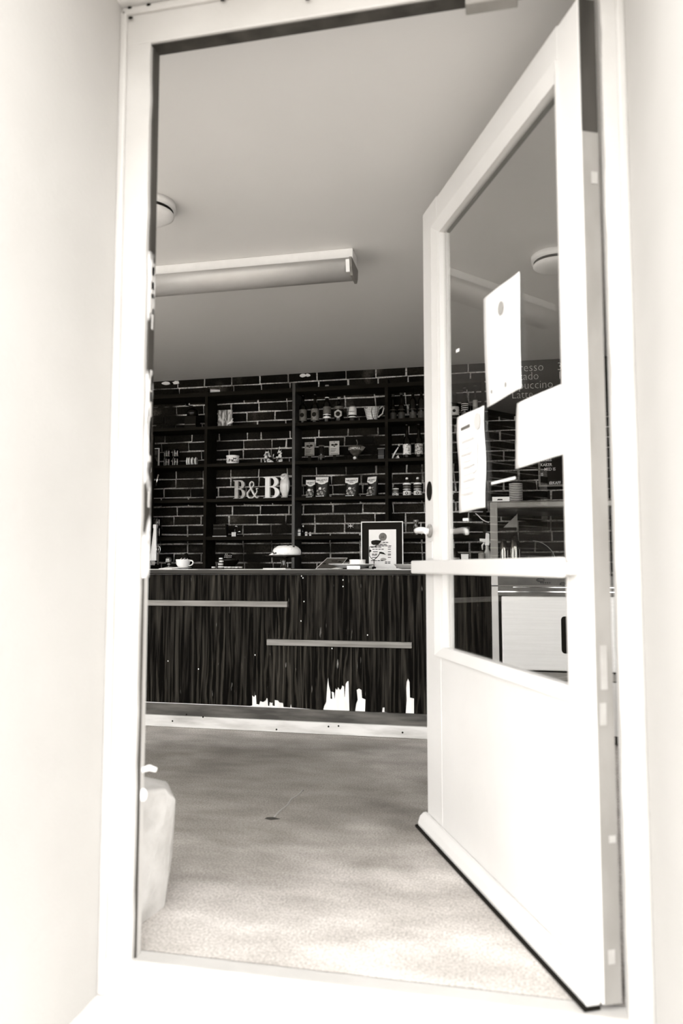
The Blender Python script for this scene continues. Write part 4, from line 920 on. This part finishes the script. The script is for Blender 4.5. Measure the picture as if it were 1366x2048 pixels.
for x, z, r in ((-.062, .053, .0068), (-.020, .0625, .0066), (.020, .0625, .0068), (.058, .054, .006), (-.05, .012, .007), (-.062, .010, .006), (-.072, .017, .006)):
    yy = -math.sqrt(max(.0001, (.090 if z < .03 else .088-(z-.03)*1.0)**2-x*x)) if z < .03 else -.045
    zz = z if z < .03 else z+.0
    MB().ball((x, yy, zz), r, (1.25, 1, .85), 10, 7).build('berry', berry_mat, ck)
for x in (-.03, .0, .016, .030, .045, -.01): MB().ball((x, -math.sqrt(.0865**2-x*x)+.004, .0335+.002*math.sin(x*300)), .004, (1.6, .8, .6), 8, 5).build('berry_streak', M('berry_stain', .05, rough=.5), ck)
MB().hull([(-.115, -.02, .0), (-.08, -.03, .0), (-.08, .0, 0), (-.085, -.015, .020)]).build('cream_crumb', cake_mat, ck)
# chalk sign leaning back
P0, P1 = ont(633, 4.40), ont(677, 4.40); ht = .066; lean = .05
cg = thing('menu_tray', 'small slanted dark menu board with thin pale rim lying on the counter', 'menu board', ont(655, 4.55))
xs = [(-.0745, 0, 0), (.058, 0, 0), (.112, .10, .068), (-.020, .10, .068)]
q = [Vector(p) for p in ((-.078, 0, 0), (.072, 0, 0), (.112, .09, .070), (-.022, .09, .070))]
b = MB(); b.hull([p for p in q]+[p+Vector((0, .006, -.0)) for p in q]).build('panel', M('menu_panel', .05, .07, scale=20, rough=.5), cg)
b = MB()
for i in range(4): b.tube([q[i]+Vector((0, -.001, .001)), q[(i+1) % 4]+Vector((0, -.001, .001))], .0017, 6)
b.build('rim', pale_label, cg)
for k, (u0, u1) in enumerate(((.38, .66), (.10, .22), (.34, .66), (.72, .86))):
    v = (.30, .55, .58, .34)[k]; a = q[3].lerp(q[0], v); c = q[2].lerp(q[1], v); p0 = a.lerp(c, u0); p1 = a.lerp(c, u1)
    MB().hull([p0+Vector((0, -.003, 0)), p1+Vector((0, -.003, 0)), p0+Vector((0, -.003, .006)), p1+Vector((0, -.003, .006)), p0, p1]).build('chalk_text', ink, cg)
# platter with ramekin
pl = MB().lathe([(0, 0), (.07, 0), (.078, .002), (.135, .020), (.150, .023), (.149, .026), (.13, .0235), (.075, .006), (0, .005)], n=48, cap=False, sy=.62).build('platter', white_cer); pl.location = ont(704, 4.42)+Vector((0, 0, .007)); tag(pl, 'wide shallow white platter carrying the ramekin on the counter', 'platter')
pst = MB().lathe([(0, 0), (.05, 0), (.05, .007), (0, .007)], n=28, cap=False, sy=.6).build('trivet', black_matt); pst.location = ont(704, 4.42); tag(pst, 'low black trivet under the white platter', 'trivet')
rm = thing('ramekin', 'white ribbed ramekin standing on the wide platter', 'ramekin', ont(715, 4.42)+Vector((0, 0, .0136)))
b = MB(); n = 60; rings = []
for r, z in ((.044, 0), (.0475, .003), (.0485, .036), (.0505, .040), (.0505, .045), (.047, .045), (.0445, .008), (.002, .006)):
    rings.append([b.bm.verts.new(((r+(.0008 if (i % 2 and .002 < z < .037 and r > .046) else 0))*math.cos(2*PI*i/n), (r+(.0008 if (i % 2 and .002 < z < .037 and r > .046) else 0))*math.sin(2*PI*i/n), z)) for i in range(n)])
for a, c in zip(rings, rings[1:]):
    for i in range(n): b.bm.faces.new((a[i], a[(i+1) % n], c[(i+1) % n], c[i]))
b.bm.faces.new(rings[0]); b.build('dish', white_cer, rm)
cl = thing('price_card', 'small white card with one grey printed line before the platter', 'card', ont(707, 4.30))
MB().hull([(-.040, -.004, 0), (.040, -.004, 0), (-.040, 0, .020), (.040, 0, .020), (-.040, .014, 0), (.040, .014, 0)]).build('folded_card', paper, cl); MB().box(-.028, .026, -.0042, -.0022, .008, .0105).build('text_line', soft2, cl)
nk2 = MB().hull([(-.04, -.02, 0), (.015, -.02, 0), (.04, .03, .006), (0, .03, .010), (.045, 0, .004), (-.02, .0, .004)]).build('napkin', paper); nk2.location = ont(671, 4.30); tag(nk2, 'crumpled white napkin under the left rim of the platter', 'napkin')
# framed menu
fm = thing('framed_menu', 'upright framed cafe menu with wide black mount on the counter', 'frame', ont(764.5, 4.56))
s_ = 4.56/1450*1.02; wv, hv = 84*s_, 94*s_
b = MB()
for q in ((-wv/2, wv/2, hv-.006, hv), (-wv/2, wv/2, 0, .006), (-wv/2, -wv/2+.006, .006, hv-.006), (wv/2-.006, wv/2, .006, hv-.006)): b.box(q[0], q[1], -.008, .008, q[2], q[3])
b.build('moulding', pale_label, fm, .001)
MB().box(-wv/2+.006, wv/2-.006, 0, .006, .006, hv-.006).build('mount', black_matt, fm)
px0 = (738-764.5)*s_; px1 = (792.5-764.5)*s_; pz1 = hv-16*s_
MB().box(px0, px1, -.003, 0, .006, pz1).build('page', M('menu_page', .74, .70, scale=20, rough=.7), fm)
def fx(px): return (px-764.5)*s_
def fz(py): return hv-(py-1043)*s_
MB().lathe([(8*s_, 0), (8*s_, .001)], n=28, mtx=Matrix.Translation((fx(766), -.003, fz(1073.5))) @ Matrix.Rotation(PI/2, 4, 'X')).build('emblem', M('emblem_grey', .13, .10, scale=40), fm)
text('lettering', 'H', .022, ink, fm, (fx(766), -.0045, fz(1076.5)))
for y, x0, x1 in ((1084.5, 766, 778), (1089, 752, 775), (1091.5, 750, 784), (1094, 742, 764), (1098, 745, 769), (1103, 746, 757), (1107.5, 744, 756), (1109.5, 744, 755), (1114, 744, 755), (1120.5, 742, 768), (1123, 770, 782), (1125.5, 770, 782)):
    n = max(1, int((x1-x0)/6))
    for k in range(n):
        a = x0+(x1-x0)*k/n; c = a+(x1-x0)/n-1.2
        MB().box(fx(a), fx(c), -.0038, -.003, fz(y)-.0022, fz(y)+.0022).build('text_line', ink, fm)
for y in (1094, 1098, 1103, 1107.5, 1109.5, 1114): MB().box(fx(776), fx(782), -.0038, -.003, fz(y)-.002, fz(y)+.002).build('text_line', ink, fm)
MB().lathe([(6*s_, 0), (6*s_, .0006)], n=20, mtx=Matrix.Translation((fx(767), -.003, fz(1118))) @ Matrix.Rotation(PI/2, 4, 'X') @ Matrix.Diagonal((1, .5, 1, 1))).build('faded_stamp', M('stamp_grey', .30, rough=.7), fm)
# dark sprig in front of the menu
sy = 4.50; sp = thing('leaf_sprig', 'dark twig with two broad leaves standing before the framed menu', 'plant', ont(748, sy))
def spt(px, py, dy=0): q = A(px, py, sy+dy); l = sp.location; return (q.x-l.x, q.y-l.y, q.z-l.z)
def leaf(pts, m):
    c = [spt(*p) for p in pts]; MB().hull(c+[(x, y+.004, z) for x, y, z in c]).build('leaf', m, sp)
leaf(((742, 1083), (745, 1081), (752, 1080), (763, 1081), (761, 1085), (756, 1089), (747, 1090), (743, 1088)), ink)
leaf(((758, 1104), (762, 1103.5), (767, 1105), (772, 1109.5), (765, 1107.5), (759, 1107)), ink)
leaf(((738, 1100), (741, 1099), (743, 1102), (741, 1104), (738, 1105)), ink)
MB().tube([spt(739, 1112), spt(743, 1117), spt(748, 1120)], .0022, 6).tube([spt(748, 1120), spt(755, 1113.5), spt(760, 1106)], .0028, 6).tube([spt(748, 1120), spt(748, 1136.5)], .0025, 6).tube([spt(739, 1093.5), spt(752, 1093)], .0018, 6).tube([spt(752, 1093), spt(752, 1088)], .0018, 6).tube([spt(739, 1093.5), spt(739, 1112)], .002, 6).build('stem', ink, sp)
MB().lathe([(.012, 0), (.014, .012), (.006, .016)], n=14).build('holder', black, sp)
ps = MB().hull([(-.075, -.04, 0), (.10, -.04, 0), (.09, .04, 0), (-.06, .04, 0), (-.075, -.04, .002), (.10, -.04, .002), (.09, .04, .003), (-.06, .04, .003)]).build('paper_sheet', paper); ps.location = ont(774, 4.40); tag(ps, 'white sheet of paper lying in front of the framed menu', 'paper')
gd = MB().lathe([(0, .0), (.065, 0), (.088, .010), (.105, .026), (.108, .030), (.104, .031), (.082, .014), (0, .008)], n=10, cap=False, sy=.7).build('dish', M('grey_dish', .42, .36, scale=20, rough=.35)); gd.location = ont(823, 4.38); tag(gd, 'grey angular dish at the right end of the counter beside the door', 'dish')
# things seen through the door glass on the counter
KJ = (.70, .70, 1.52)
kj = thing('kettle', 'round chrome-banded dark glass kettle seen through the door glass', 'kettle', ont(906, 4.50))
MB().lathe([(.035, 0), (.052, .012), (.058, .035), (.052, .06), (.035, .078), (.02, .085)], n=28).build('body', M('kettle_glass', .02, rough=.08), kj)
MB().lathe([(.050, .006), (.0545, .014), (.0575, .028)], n=28, cap=False).build('base_band', M('kettle_steel', .55, .35, scale=20, rough=.25, metal=.5), kj)
MB().lathe([(.0585, .040), (.0575, .046)], n=28, cap=False).build('band', M('kettle_band', .4, rough=.3), kj); MB().lathe([(.022, .083), (.012, .094), (.003, .098)], n=16).build('lid', M('kettle_lid', .5, rough=.25), kj); kj.scale = KJ
wt = thing('pot', 'small square white pot beside the kettle seen through the door glass', 'pot', ont(930, 4.42))
b = MB().hull([(x*k, y*k, z) for x in (-.022, .022) for y in (-.02, .02) for z, k in ((0, .86), (.090, 1.0))]).build('pot_body', white_mat, wt, .002)
MB().box(-.0225, .0225, -.0205, .0205, .085, .0905).build('rim', white_mat, wt, .001)
sb = thing('spray_bottle', 'white spray bottle seen through the door glass beside the steel post', 'bottle', ont(975, 4.46))
b = MB().lathe([(.024, 0), (.025, .01), (.025, .045), (.018, .065), (.009, .085), (.009, .10)], n=20).build('body', M('spray_body', .62, .45, scale=20, rough=.3), sb)
MB().hull([(-.012, -.012, .10), (.012, -.012, .10), (-.010, .012, .10), (.010, .012, .10), (-.006, -.01, .155), (.012, -.01, .150), (-.004, .01, .155), (.010, .01, .15)]).build('spray_head', white_mat, sb, .003)
MB().hull([(-.006, -.008, .128), (-.006, .008, .128), (-.038, -.006, .130), (-.038, .006, .130), (-.038, -.006, .119), (-.006, -.008, .112), (-.006, .008, .112)]).build('nozzle', white_mat, sb)
MB().tube([(-.014, 0, .112), (-.026, 0, .10), (-.024, 0, .082)], [.004, .0045, .003], 7).build('trigger', white_mat, sb); sb.scale = (1.15, 1.15, 1.42)
ss = thing('soap_dispenser', 'short clear dispenser left of the spray bottle seen through the glass', 'bottle', ont(964, 4.40))
MB().lathe([(.020, 0), (.021, .004), (.021, .092), (.012, .100)], n=18).build('body', M('frosted', .35, .2, scale=40, rough=.2), ss); MB().lathe([(.0125, .099), (.0125, .108)], n=14).build('cap', grey_label, ss)
for px, label in ((905, 'left wire-patterned cup on the low shelf seen through the door glass'), (931, 'right wire-patterned cup on the low shelf seen through the door glass')):
    P = on(px, 5); t = thing('cup', label, 'cup', P, 0, 'wire-patterned cups'); rr = .020 if px < 920 else .030
    MB().lathe([(rr*.92, 0), (rr, .06), (rr-.003, .06), (rr*.85, .006)], n=20).build('body', black, t)
    for k in range(5): MB().lathe([(rr+.0012, .014+.010*k), (rr+.0012, .016+.010*k)], n=20, cap=False).build('wire', pale_label, t)
# ------------------------------------------------------------------ left edge: utensil board with hanging cloth and whisk
ub = thing('utensil_board', 'tall dark board with hooks beside the left jamb', 'board', (0, 0, 0))
ux0, ux1 = -2.98, XA(309, 5.2)
MB().box(-3.02, ux1, 5.16, 5.19, CT-0.0, 2.0).build('board', shelf_mat, ub, .002)
MB().box(-3.02, -2.99, 5.19, WB-.008, CT, 2.0).build('bracket', shelf_mat, ub)
def ubp(px, py, Y=5.15): return A(px, py, Y)
for px, py in ((291, 980), (294, 995), (297, 948), (303, 940)):
    P = ubp(px, py, 5.158); MB().tube([(P.x, 5.162, P.z+.02), (P.x+.004, 5.145, P.z+.01), (P.x+.008, 5.138, P.z-.012), (P.x+.0, 5.145, P.z-.022)], .003, 6).build('hook', pale_label, ub)
P0, P1 = ubp(317, 949), ubp(312, 972); MB().tube([P0, P1], [.008, .006], 8).build('steel_strip', chrome, ub)
for k, (px, py) in enumerate(((290.5, 1062), (291, 1087), (294, 1113))):
    P = ubp(px, py, 5.13); t = thing('dried_flower', 'dried pale flower head hanging at the left jamb, %s of three' % ('top', 'middle', 'bottom')[k], 'flower', P, 0, 'dried flower heads')
    b = MB()
    for j in range(9):
        a = j*2*PI/9; b.ball((.020*math.cos(a), .004*math.sin(3*a), .020*math.sin(a)*1.2), .006, (1, .7, 1.3), 6, 4)
    b.build('petals', M('dry_petal', .25, .12, scale=60), t); MB().tube([(0, .03, .03), (0, .005, 0)], .002, 5).build('stalk', grey_label, t)
P = ubp(311, 1049, 5.13); tw = thing('hand_towel', 'narrow folded white cloth hanging beside the left jamb', 'towel', (P.x, 5.13, P.z))
zt = A(310, 1121, 5.13).z-P.z
b = MB(); g = []
for k in range(9):
    v = k/8; wd = (.010+.018*v); z = zt*v; xo = -.012*v
    g.append([b.bm.verts.new(p) for p in ((-wd+xo, -.004, z), (-wd*.3+xo, -.012-.004*v, z), (wd*.4+xo, -.006, z), (wd+xo, -.011, z), (wd+xo, .006, z), (-wd+xo, .008, z))])
for p, q_ in zip(g, g[1:]):
    for i in range(6): f = b.bm.faces.new((p[i], p[(i+1) % 6], q_[(i+1) % 6], q_[i]))
b.bm.faces.new(g[0]); b.bm.faces.new(g[-1]); b.build('cloth', white_mat, tw)
MB().box(-.014, .014, -.014, .010, -.03, 0).build('clip', pale_label, tw, .002); MB().tube([(0, .0, -.005), (0, .006, .03), (0, .028, .04)], .0025, 6).build('hook', grey_label, tw)
for k in range(4): MB().tube([(-.026+.009*k, -.002, zt), (-.028+.009*k, -.004, zt-.035)], .0022, 5).build('fringe', pale_label, tw)
P = ubp(318, 1090, 5.13); wk = thing('whisk', 'small balloon whisk hanging head-up beside the white cloth', 'whisk', (P.x, 5.12, P.z-.10))
for a in (0, PI/3, 2*PI/3): MB().tube([(.016*math.sin(PI*k/10)*math.cos(a)*(1 if k <= 10 else -1), .016*math.sin(PI*k/10)*math.sin(a), .03+.07*k/10 if k <= 10 else .1) for k in range(11)], .0016, 5).tube([(-.016*math.sin(PI*k/10)*math.cos(a), -.016*math.sin(PI*k/10)*math.sin(a), .03+.07*k/10) for k in range(11)], .0016, 5).build('wire', chrome, wk)
MB().tube([(0, 0, .03), (0, 0, -.05)], [.006, .007], 8).build('handle', grey_label, wk); MB().tube([(0, 0, .10), (0, .045, .105)], .002, 5).build('hook', grey_label, wk)

# ------------------------------------------------------------------ cold display unit at the right, seen through the glass
cx0 = -0.014; cx1 = 1.15; uy0 = CY-0.005; uy1 = 4.92; UT = 1.353
du = thing('display_case', 'steel refrigerated display case with glass top at the right end of the counter', 'display case')
for x in (cx0, cx1-.038):
    MB().box(x, x+.038, uy0, uy0+.03, 0.001, UT-.02).build('post', steel_pale, du, .002)
    MB().box(x, x+.038, uy1-.03, uy1, 0.001, UT-.02).build('post', steel_grey, du, .002)
MB().box(cx0-.002, cx0+.040, uy0-.004, uy0, 0.985, UT-.005).build('grey_corner_trim', steel_grey, du, .001)
MB().box(cx0, cx1, uy0-.002, uy1, UT-.042, UT).build('top_frame', M('top_frame_grey', .16, .13, scale=6, rough=.3, metal=.3), du, .008)
MB().hull([(x, y+t, z) for x in (cx0+.040, cx1-.040) for y, z in ((uy0+.012, .93), (uy0+.15, UT-.046)) for t in (0, .005)]).build('front_glass', glass, du)   # leans back
MB().box(cx0, cx1, uy0, uy1, .868, .874).build('deck', steel_grey, du)
MB().box(cx0+.036, cx1-.036, uy0-.004, uy0+.004, .874, .928).build('label_strip', M('strip_grey', .045, .08, scale=12, rough=.4), du)
for px, py in ((1081, 1160), (1128, 1168)):
    P = A(px, py, uy0-.004); o = MB().lathe([(1, 0), (1, .0015)], n=20, mtx=Matrix.Translation((P.x, uy0-.004, P.z)) @ Matrix.Rotation(PI/2, 4, 'X') @ Matrix.Diagonal((.024, .011, 1, 1))).build('oval_badge', black, du)
    MB().lathe([(1, 0), (1, .002)], n=20, mtx=Matrix.Translation((P.x, uy0-.0045, P.z)) @ Matrix.Rotation(PI/2, 4, 'X') @ Matrix.Diagonal((.017, .004, 1, 1))).build('badge_line', grey_label, o)
for k in range(5): MB().box(.255+.012*k, .262+.012*k, uy0-.006, uy0-.003, .886, .893).build('small_print', black, du)
MB().box(cx0+.036, cx1-.036, uy0-.012, uy0, .836, .842).build('chrome_lip', chrome, du)
MB().box(cx0+.12, cx1-.036, uy0-.008, uy0, .862, .866).build('chrome_lip', chrome, du)
MB().box(cx0+.036, cx1-.036, uy0, uy0+.02, .816, .866).build('upper_rail', M('dark_rail', .06, .1, scale=10, rough=.35), du)
MB().box(cx0+.036, cx1-.036, uy0+.01, uy0+.03, .02, .82).build('carcass', black_matt, du)
for x0, x1 in ((.040, .565), (.580, 1.10)):
    dd = MB().box(x0, x1, uy0-.008, uy0+.012, .402, .814).build('door', steel, du, .008)
    hx_ = (.400, .94)[0 if x0 < .3 else 1]
    rr_ = [(hx_+.02+sx_*.040+.018*math.cos(a), .602+sz_*.082+.020*math.sin(a)) for sx_, sz_, a0 in ((1, 1, 0), (-1, 1, 90), (-1, -1, 180), (1, -1, 270)) for a in [math.radians(a0+22.5*k) for k in range(5)]]
    MB().prism(rr_, .004).build('handle_recess', black_matt, dd, loc=(.0, uy0-.0105, 0))
MB().box(cx0+.036, cx1-.036, uy0-.004, uy0+.016, .352, .394).build('lower_rail', steel_grey, du, .003)
MB().box(cx0+.036, cx1-.036, uy0-.006, uy0+.014, .06, .348).build('kick_panel', steel_pale, du, .004)
# on the case roof
lbx = XA(1001, 4.30, 1000); lc = thing('label_card', 'white printed card standing on the corner of the display case', 'card', (lbx, 4.262, UT+.0006))
MB().box(-.047, .050, 0, .012, 0, .028).build('card', paper, lc, .001); MB().hull([(-.020, -.001, .008), (.012, -.001, .008), (-.015, -.001, .016), (.010, -.001, .015), (-.02, .0, .008), (.01, .0, .015)]).build('print', ink, lc)
cpx = XA(1032, 4.45, 1000); n0 = None
for k in range(12):
    P = (cpx, 4.45, UT+.0006+k*.0105)
    lab = 'ridged paper cup, %s of the stack on the display case' % ('lowest', 'second', 'third', 'fourth', 'fifth', 'sixth', 'seventh', 'eighth', 'ninth', 'tenth', 'eleventh', 'topmost')[k]
    if n0 is None:
        n0 = thing('paper_cup', lab, 'cup', P, 0, 'nested paper cups on the display case')
        MB().lathe([(.0395, 0), (.0395, .0068), (.0375, .0070), (.0375, .0100), (.030, .0100), (.030, .002)], n=26).build('rim', M('cup_paper', .50, rough=.6), n0)
        MB().lathe([(.0383, .0069), (.0383, .0100)], n=26, cap=False).build('ridge_shadow_gap', M('cup_gap_shade', .03, rough=.8), n0)  # dark band painted as the shade between nested rims
    else: dup(n0, P, k*.3, lab)
P = A(1110, 989, 4.75); wtr = MB().box(-.05, .09, -.05, .05, 0, .006).box(-.03, .07, -.04, .04, .006, .016).build('tray', pale_label); wtr.location = (P.x, 4.75, UT+.0006); tag(wtr, 'thin white tray on the display case roof near the hinge stile', 'tray')
# inside the case
for px, r, h, lab in ((1008, .030, .26, 'left tall chrome flask inside the display case'), (1030, .036, .275, 'right tall chrome flask inside the display case')):
    x = XA(px, 4.50, 1100); t = thing('flask', lab, 'flask', (x, 4.50, .8746), 0, 'chrome flasks in the display case')
    MB().lathe([(r*.95, 0), (r, .006), (r, h*.78), (r*.75, h*.92), (r*.5, h)], n=28).build('body', M('dark_chrome', .30, rough=.12, metal=1.0), t)
    for a in (-2.2, -1.75, -1.3, -.8):
        MB().tube([((r+.0005)*math.cos(a), (r+.0005)*math.sin(a), .03), ((r+.0005)*math.cos(a), (r+.0005)*math.sin(a), h*.76)], .0022, 6).build('highlight_line', M('highlight_pale', .62, rough=.3), t)  # pale tubes painted as the flask's vertical highlights
    MB().lathe([(r*.42, h), (r*.4, h+.02)], n=16).build('stopper', black, t)
x = XA(1025, 4.62, 1040); tc_ = thing('corner_card', 'pale triangular folded card hung inside the display case', 'card', (x, 4.66, 1.225))
b = MB().hull([(-.055, 0, 0), (.03, 0, 0), (.032, 0, .085), (.010, 0, .018), (-.055, .01, .0), (.032, .01, .085), (.03, .01, 0)]).build('card', M('dim_card', .42, .34, scale=10), tc_)
MB().tube([(.03, .005, .08), (.03, .005, .088)], .002, 5).build('hanger', grey_label, tc_)
# glass dome on a plate
dmx = XA(1063, 4.74, 1110); gdz = .8746
dm = thing('glass_dome', 'round glass cake dome on a dark plate inside the display case', 'dome', (dmx, 4.74, gdz))
MB().lathe([(.0, 0), (.15, 0), (.155, .008), (0, .008)], n=40, cap=False).build('plate', black, dm)
b = MB(); prof = [(.148, .009)]+[(.148*math.cos(a), .12+.148*math.sin(a)) for a in [k*PI/2/10 for k in range(10)]]+[(.004, .268)]
b.lathe(prof, n=40, cap=False).build('dome', glass, dm)
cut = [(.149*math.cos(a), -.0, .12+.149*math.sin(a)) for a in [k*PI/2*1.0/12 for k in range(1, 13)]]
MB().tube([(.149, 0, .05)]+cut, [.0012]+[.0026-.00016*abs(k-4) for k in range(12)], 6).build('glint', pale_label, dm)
MB().ball((0, 0, .276), .012).build('knob', black, dm)
MB().tube([(-.02, -.05, .009), (-.02, -.05, .17)], .002, 6).tube([(.008, -.05, .009), (.008, -.05, .15)], .002, 6).build('candle_stem', grey_label, dm)
# curved chrome tap left of the post
tpx = XA(958, 4.70, 1040); tp = thing('tap', 'slim curved chrome tap left of the display case post', 'tap', (tpx, 4.72, CT+.0006))
def tpp(px, py): q_ = A(px, py, 4.72); return (q_.x-tpx, 0, q_.z-CT)
MB().tube([tpp(951, 1027), tpp(956, 1031), tpp(963, 1038), tpp(971, 1043), tpp(978, 1045)], .0035, 7, 4).build('spout', white_cer, tp)
MB().tube([tpp(972, 1043), tpp(972, 1060), (tpp(972, 1060)[0], 0, 0)], [.003, .003, .006], 7).build('stem', black, tp)
MB().lathe([(.025, 0), (.02, .008)], n=18, c=(tpp(972, 1060)[0], 0, 0)).build('foot', black, tp)

# ------------------------------------------------------------------ chalkboard and letter board on the back wall
x0, x1 = XA(975, 5.53, 760), 1.6; z0, z1 = 2.11, CEIL-.004
cb = thing('chalkboard', 'large black chalkboard with handwritten coffee list high on the back wall', 'chalkboard', (0, 0, 0))
MB().box(x0, x1, 5.525, WB-.008, z0, z1).build('slate', black_matt, cb, .003)
for body, px, py, s in (('Espresso', 1006, 745, .108), ('Cortado', 1003, 762, .102), ('Cappuccino', 1001, 780, .104), ('Latte', 1023, 797, .100)):
    P = A(px, py, 5.52); text('handwriting', body, s*.86, chalk, cb, (P.x-.0, 5.5243, P.z), align='LEFT', thin=-.0016, sx=.90)
for body, py in (('35', 740), ('1', 758)):
    P = A(1114, py, 5.52); text('handwriting', body, .085, chalk, cb, (P.x, 5.5243, P.z), align='LEFT', thin=-.0012)
P0 = A(1077, 974, 5.52)
lbd = thing('letter_board', 'black letter board in a light wooden frame above the display case', 'letter board', (P0.x, 5.505, P0.z), 0)
bw, bh = .42, .30
b = MB()
for q in ((0, bw, 0, .014), (0, bw, bh-.014, bh), (0, .014, .014, bh-.014), (bw-.014, bw, .014, bh-.014)): b.box(q[0], q[1], -.006, .014, q[2], q[3])
b.build('frame', rail_wood, lbd, .001); MB().box(.014, bw-.014, 0, .012, .014, bh-.014).build('felt', black_matt, lbd)
MB().box(.02, bw-.02, .012, .046, .05, .07).build('wall_batten', black_matt, lbd)
for body, px, py, s in (('BROWNIES', 1067, 923, .030), ('KAKER', 1081, 932.5, .031), ('—MED IS', 1081, 941.5, .031), ('IS', 1081.5, 951.5, .031), ('@KAFF', 1098, 968.5, .030)):
    P = A(px, py, 5.503); text('letters', body, s, white_mat, lbd, (P.x-P0.x, -.0006, P.z-P0.z), align='LEFT', thin=.0003, sx=.86)
lbd.rotation_euler = (0, .0, 0)
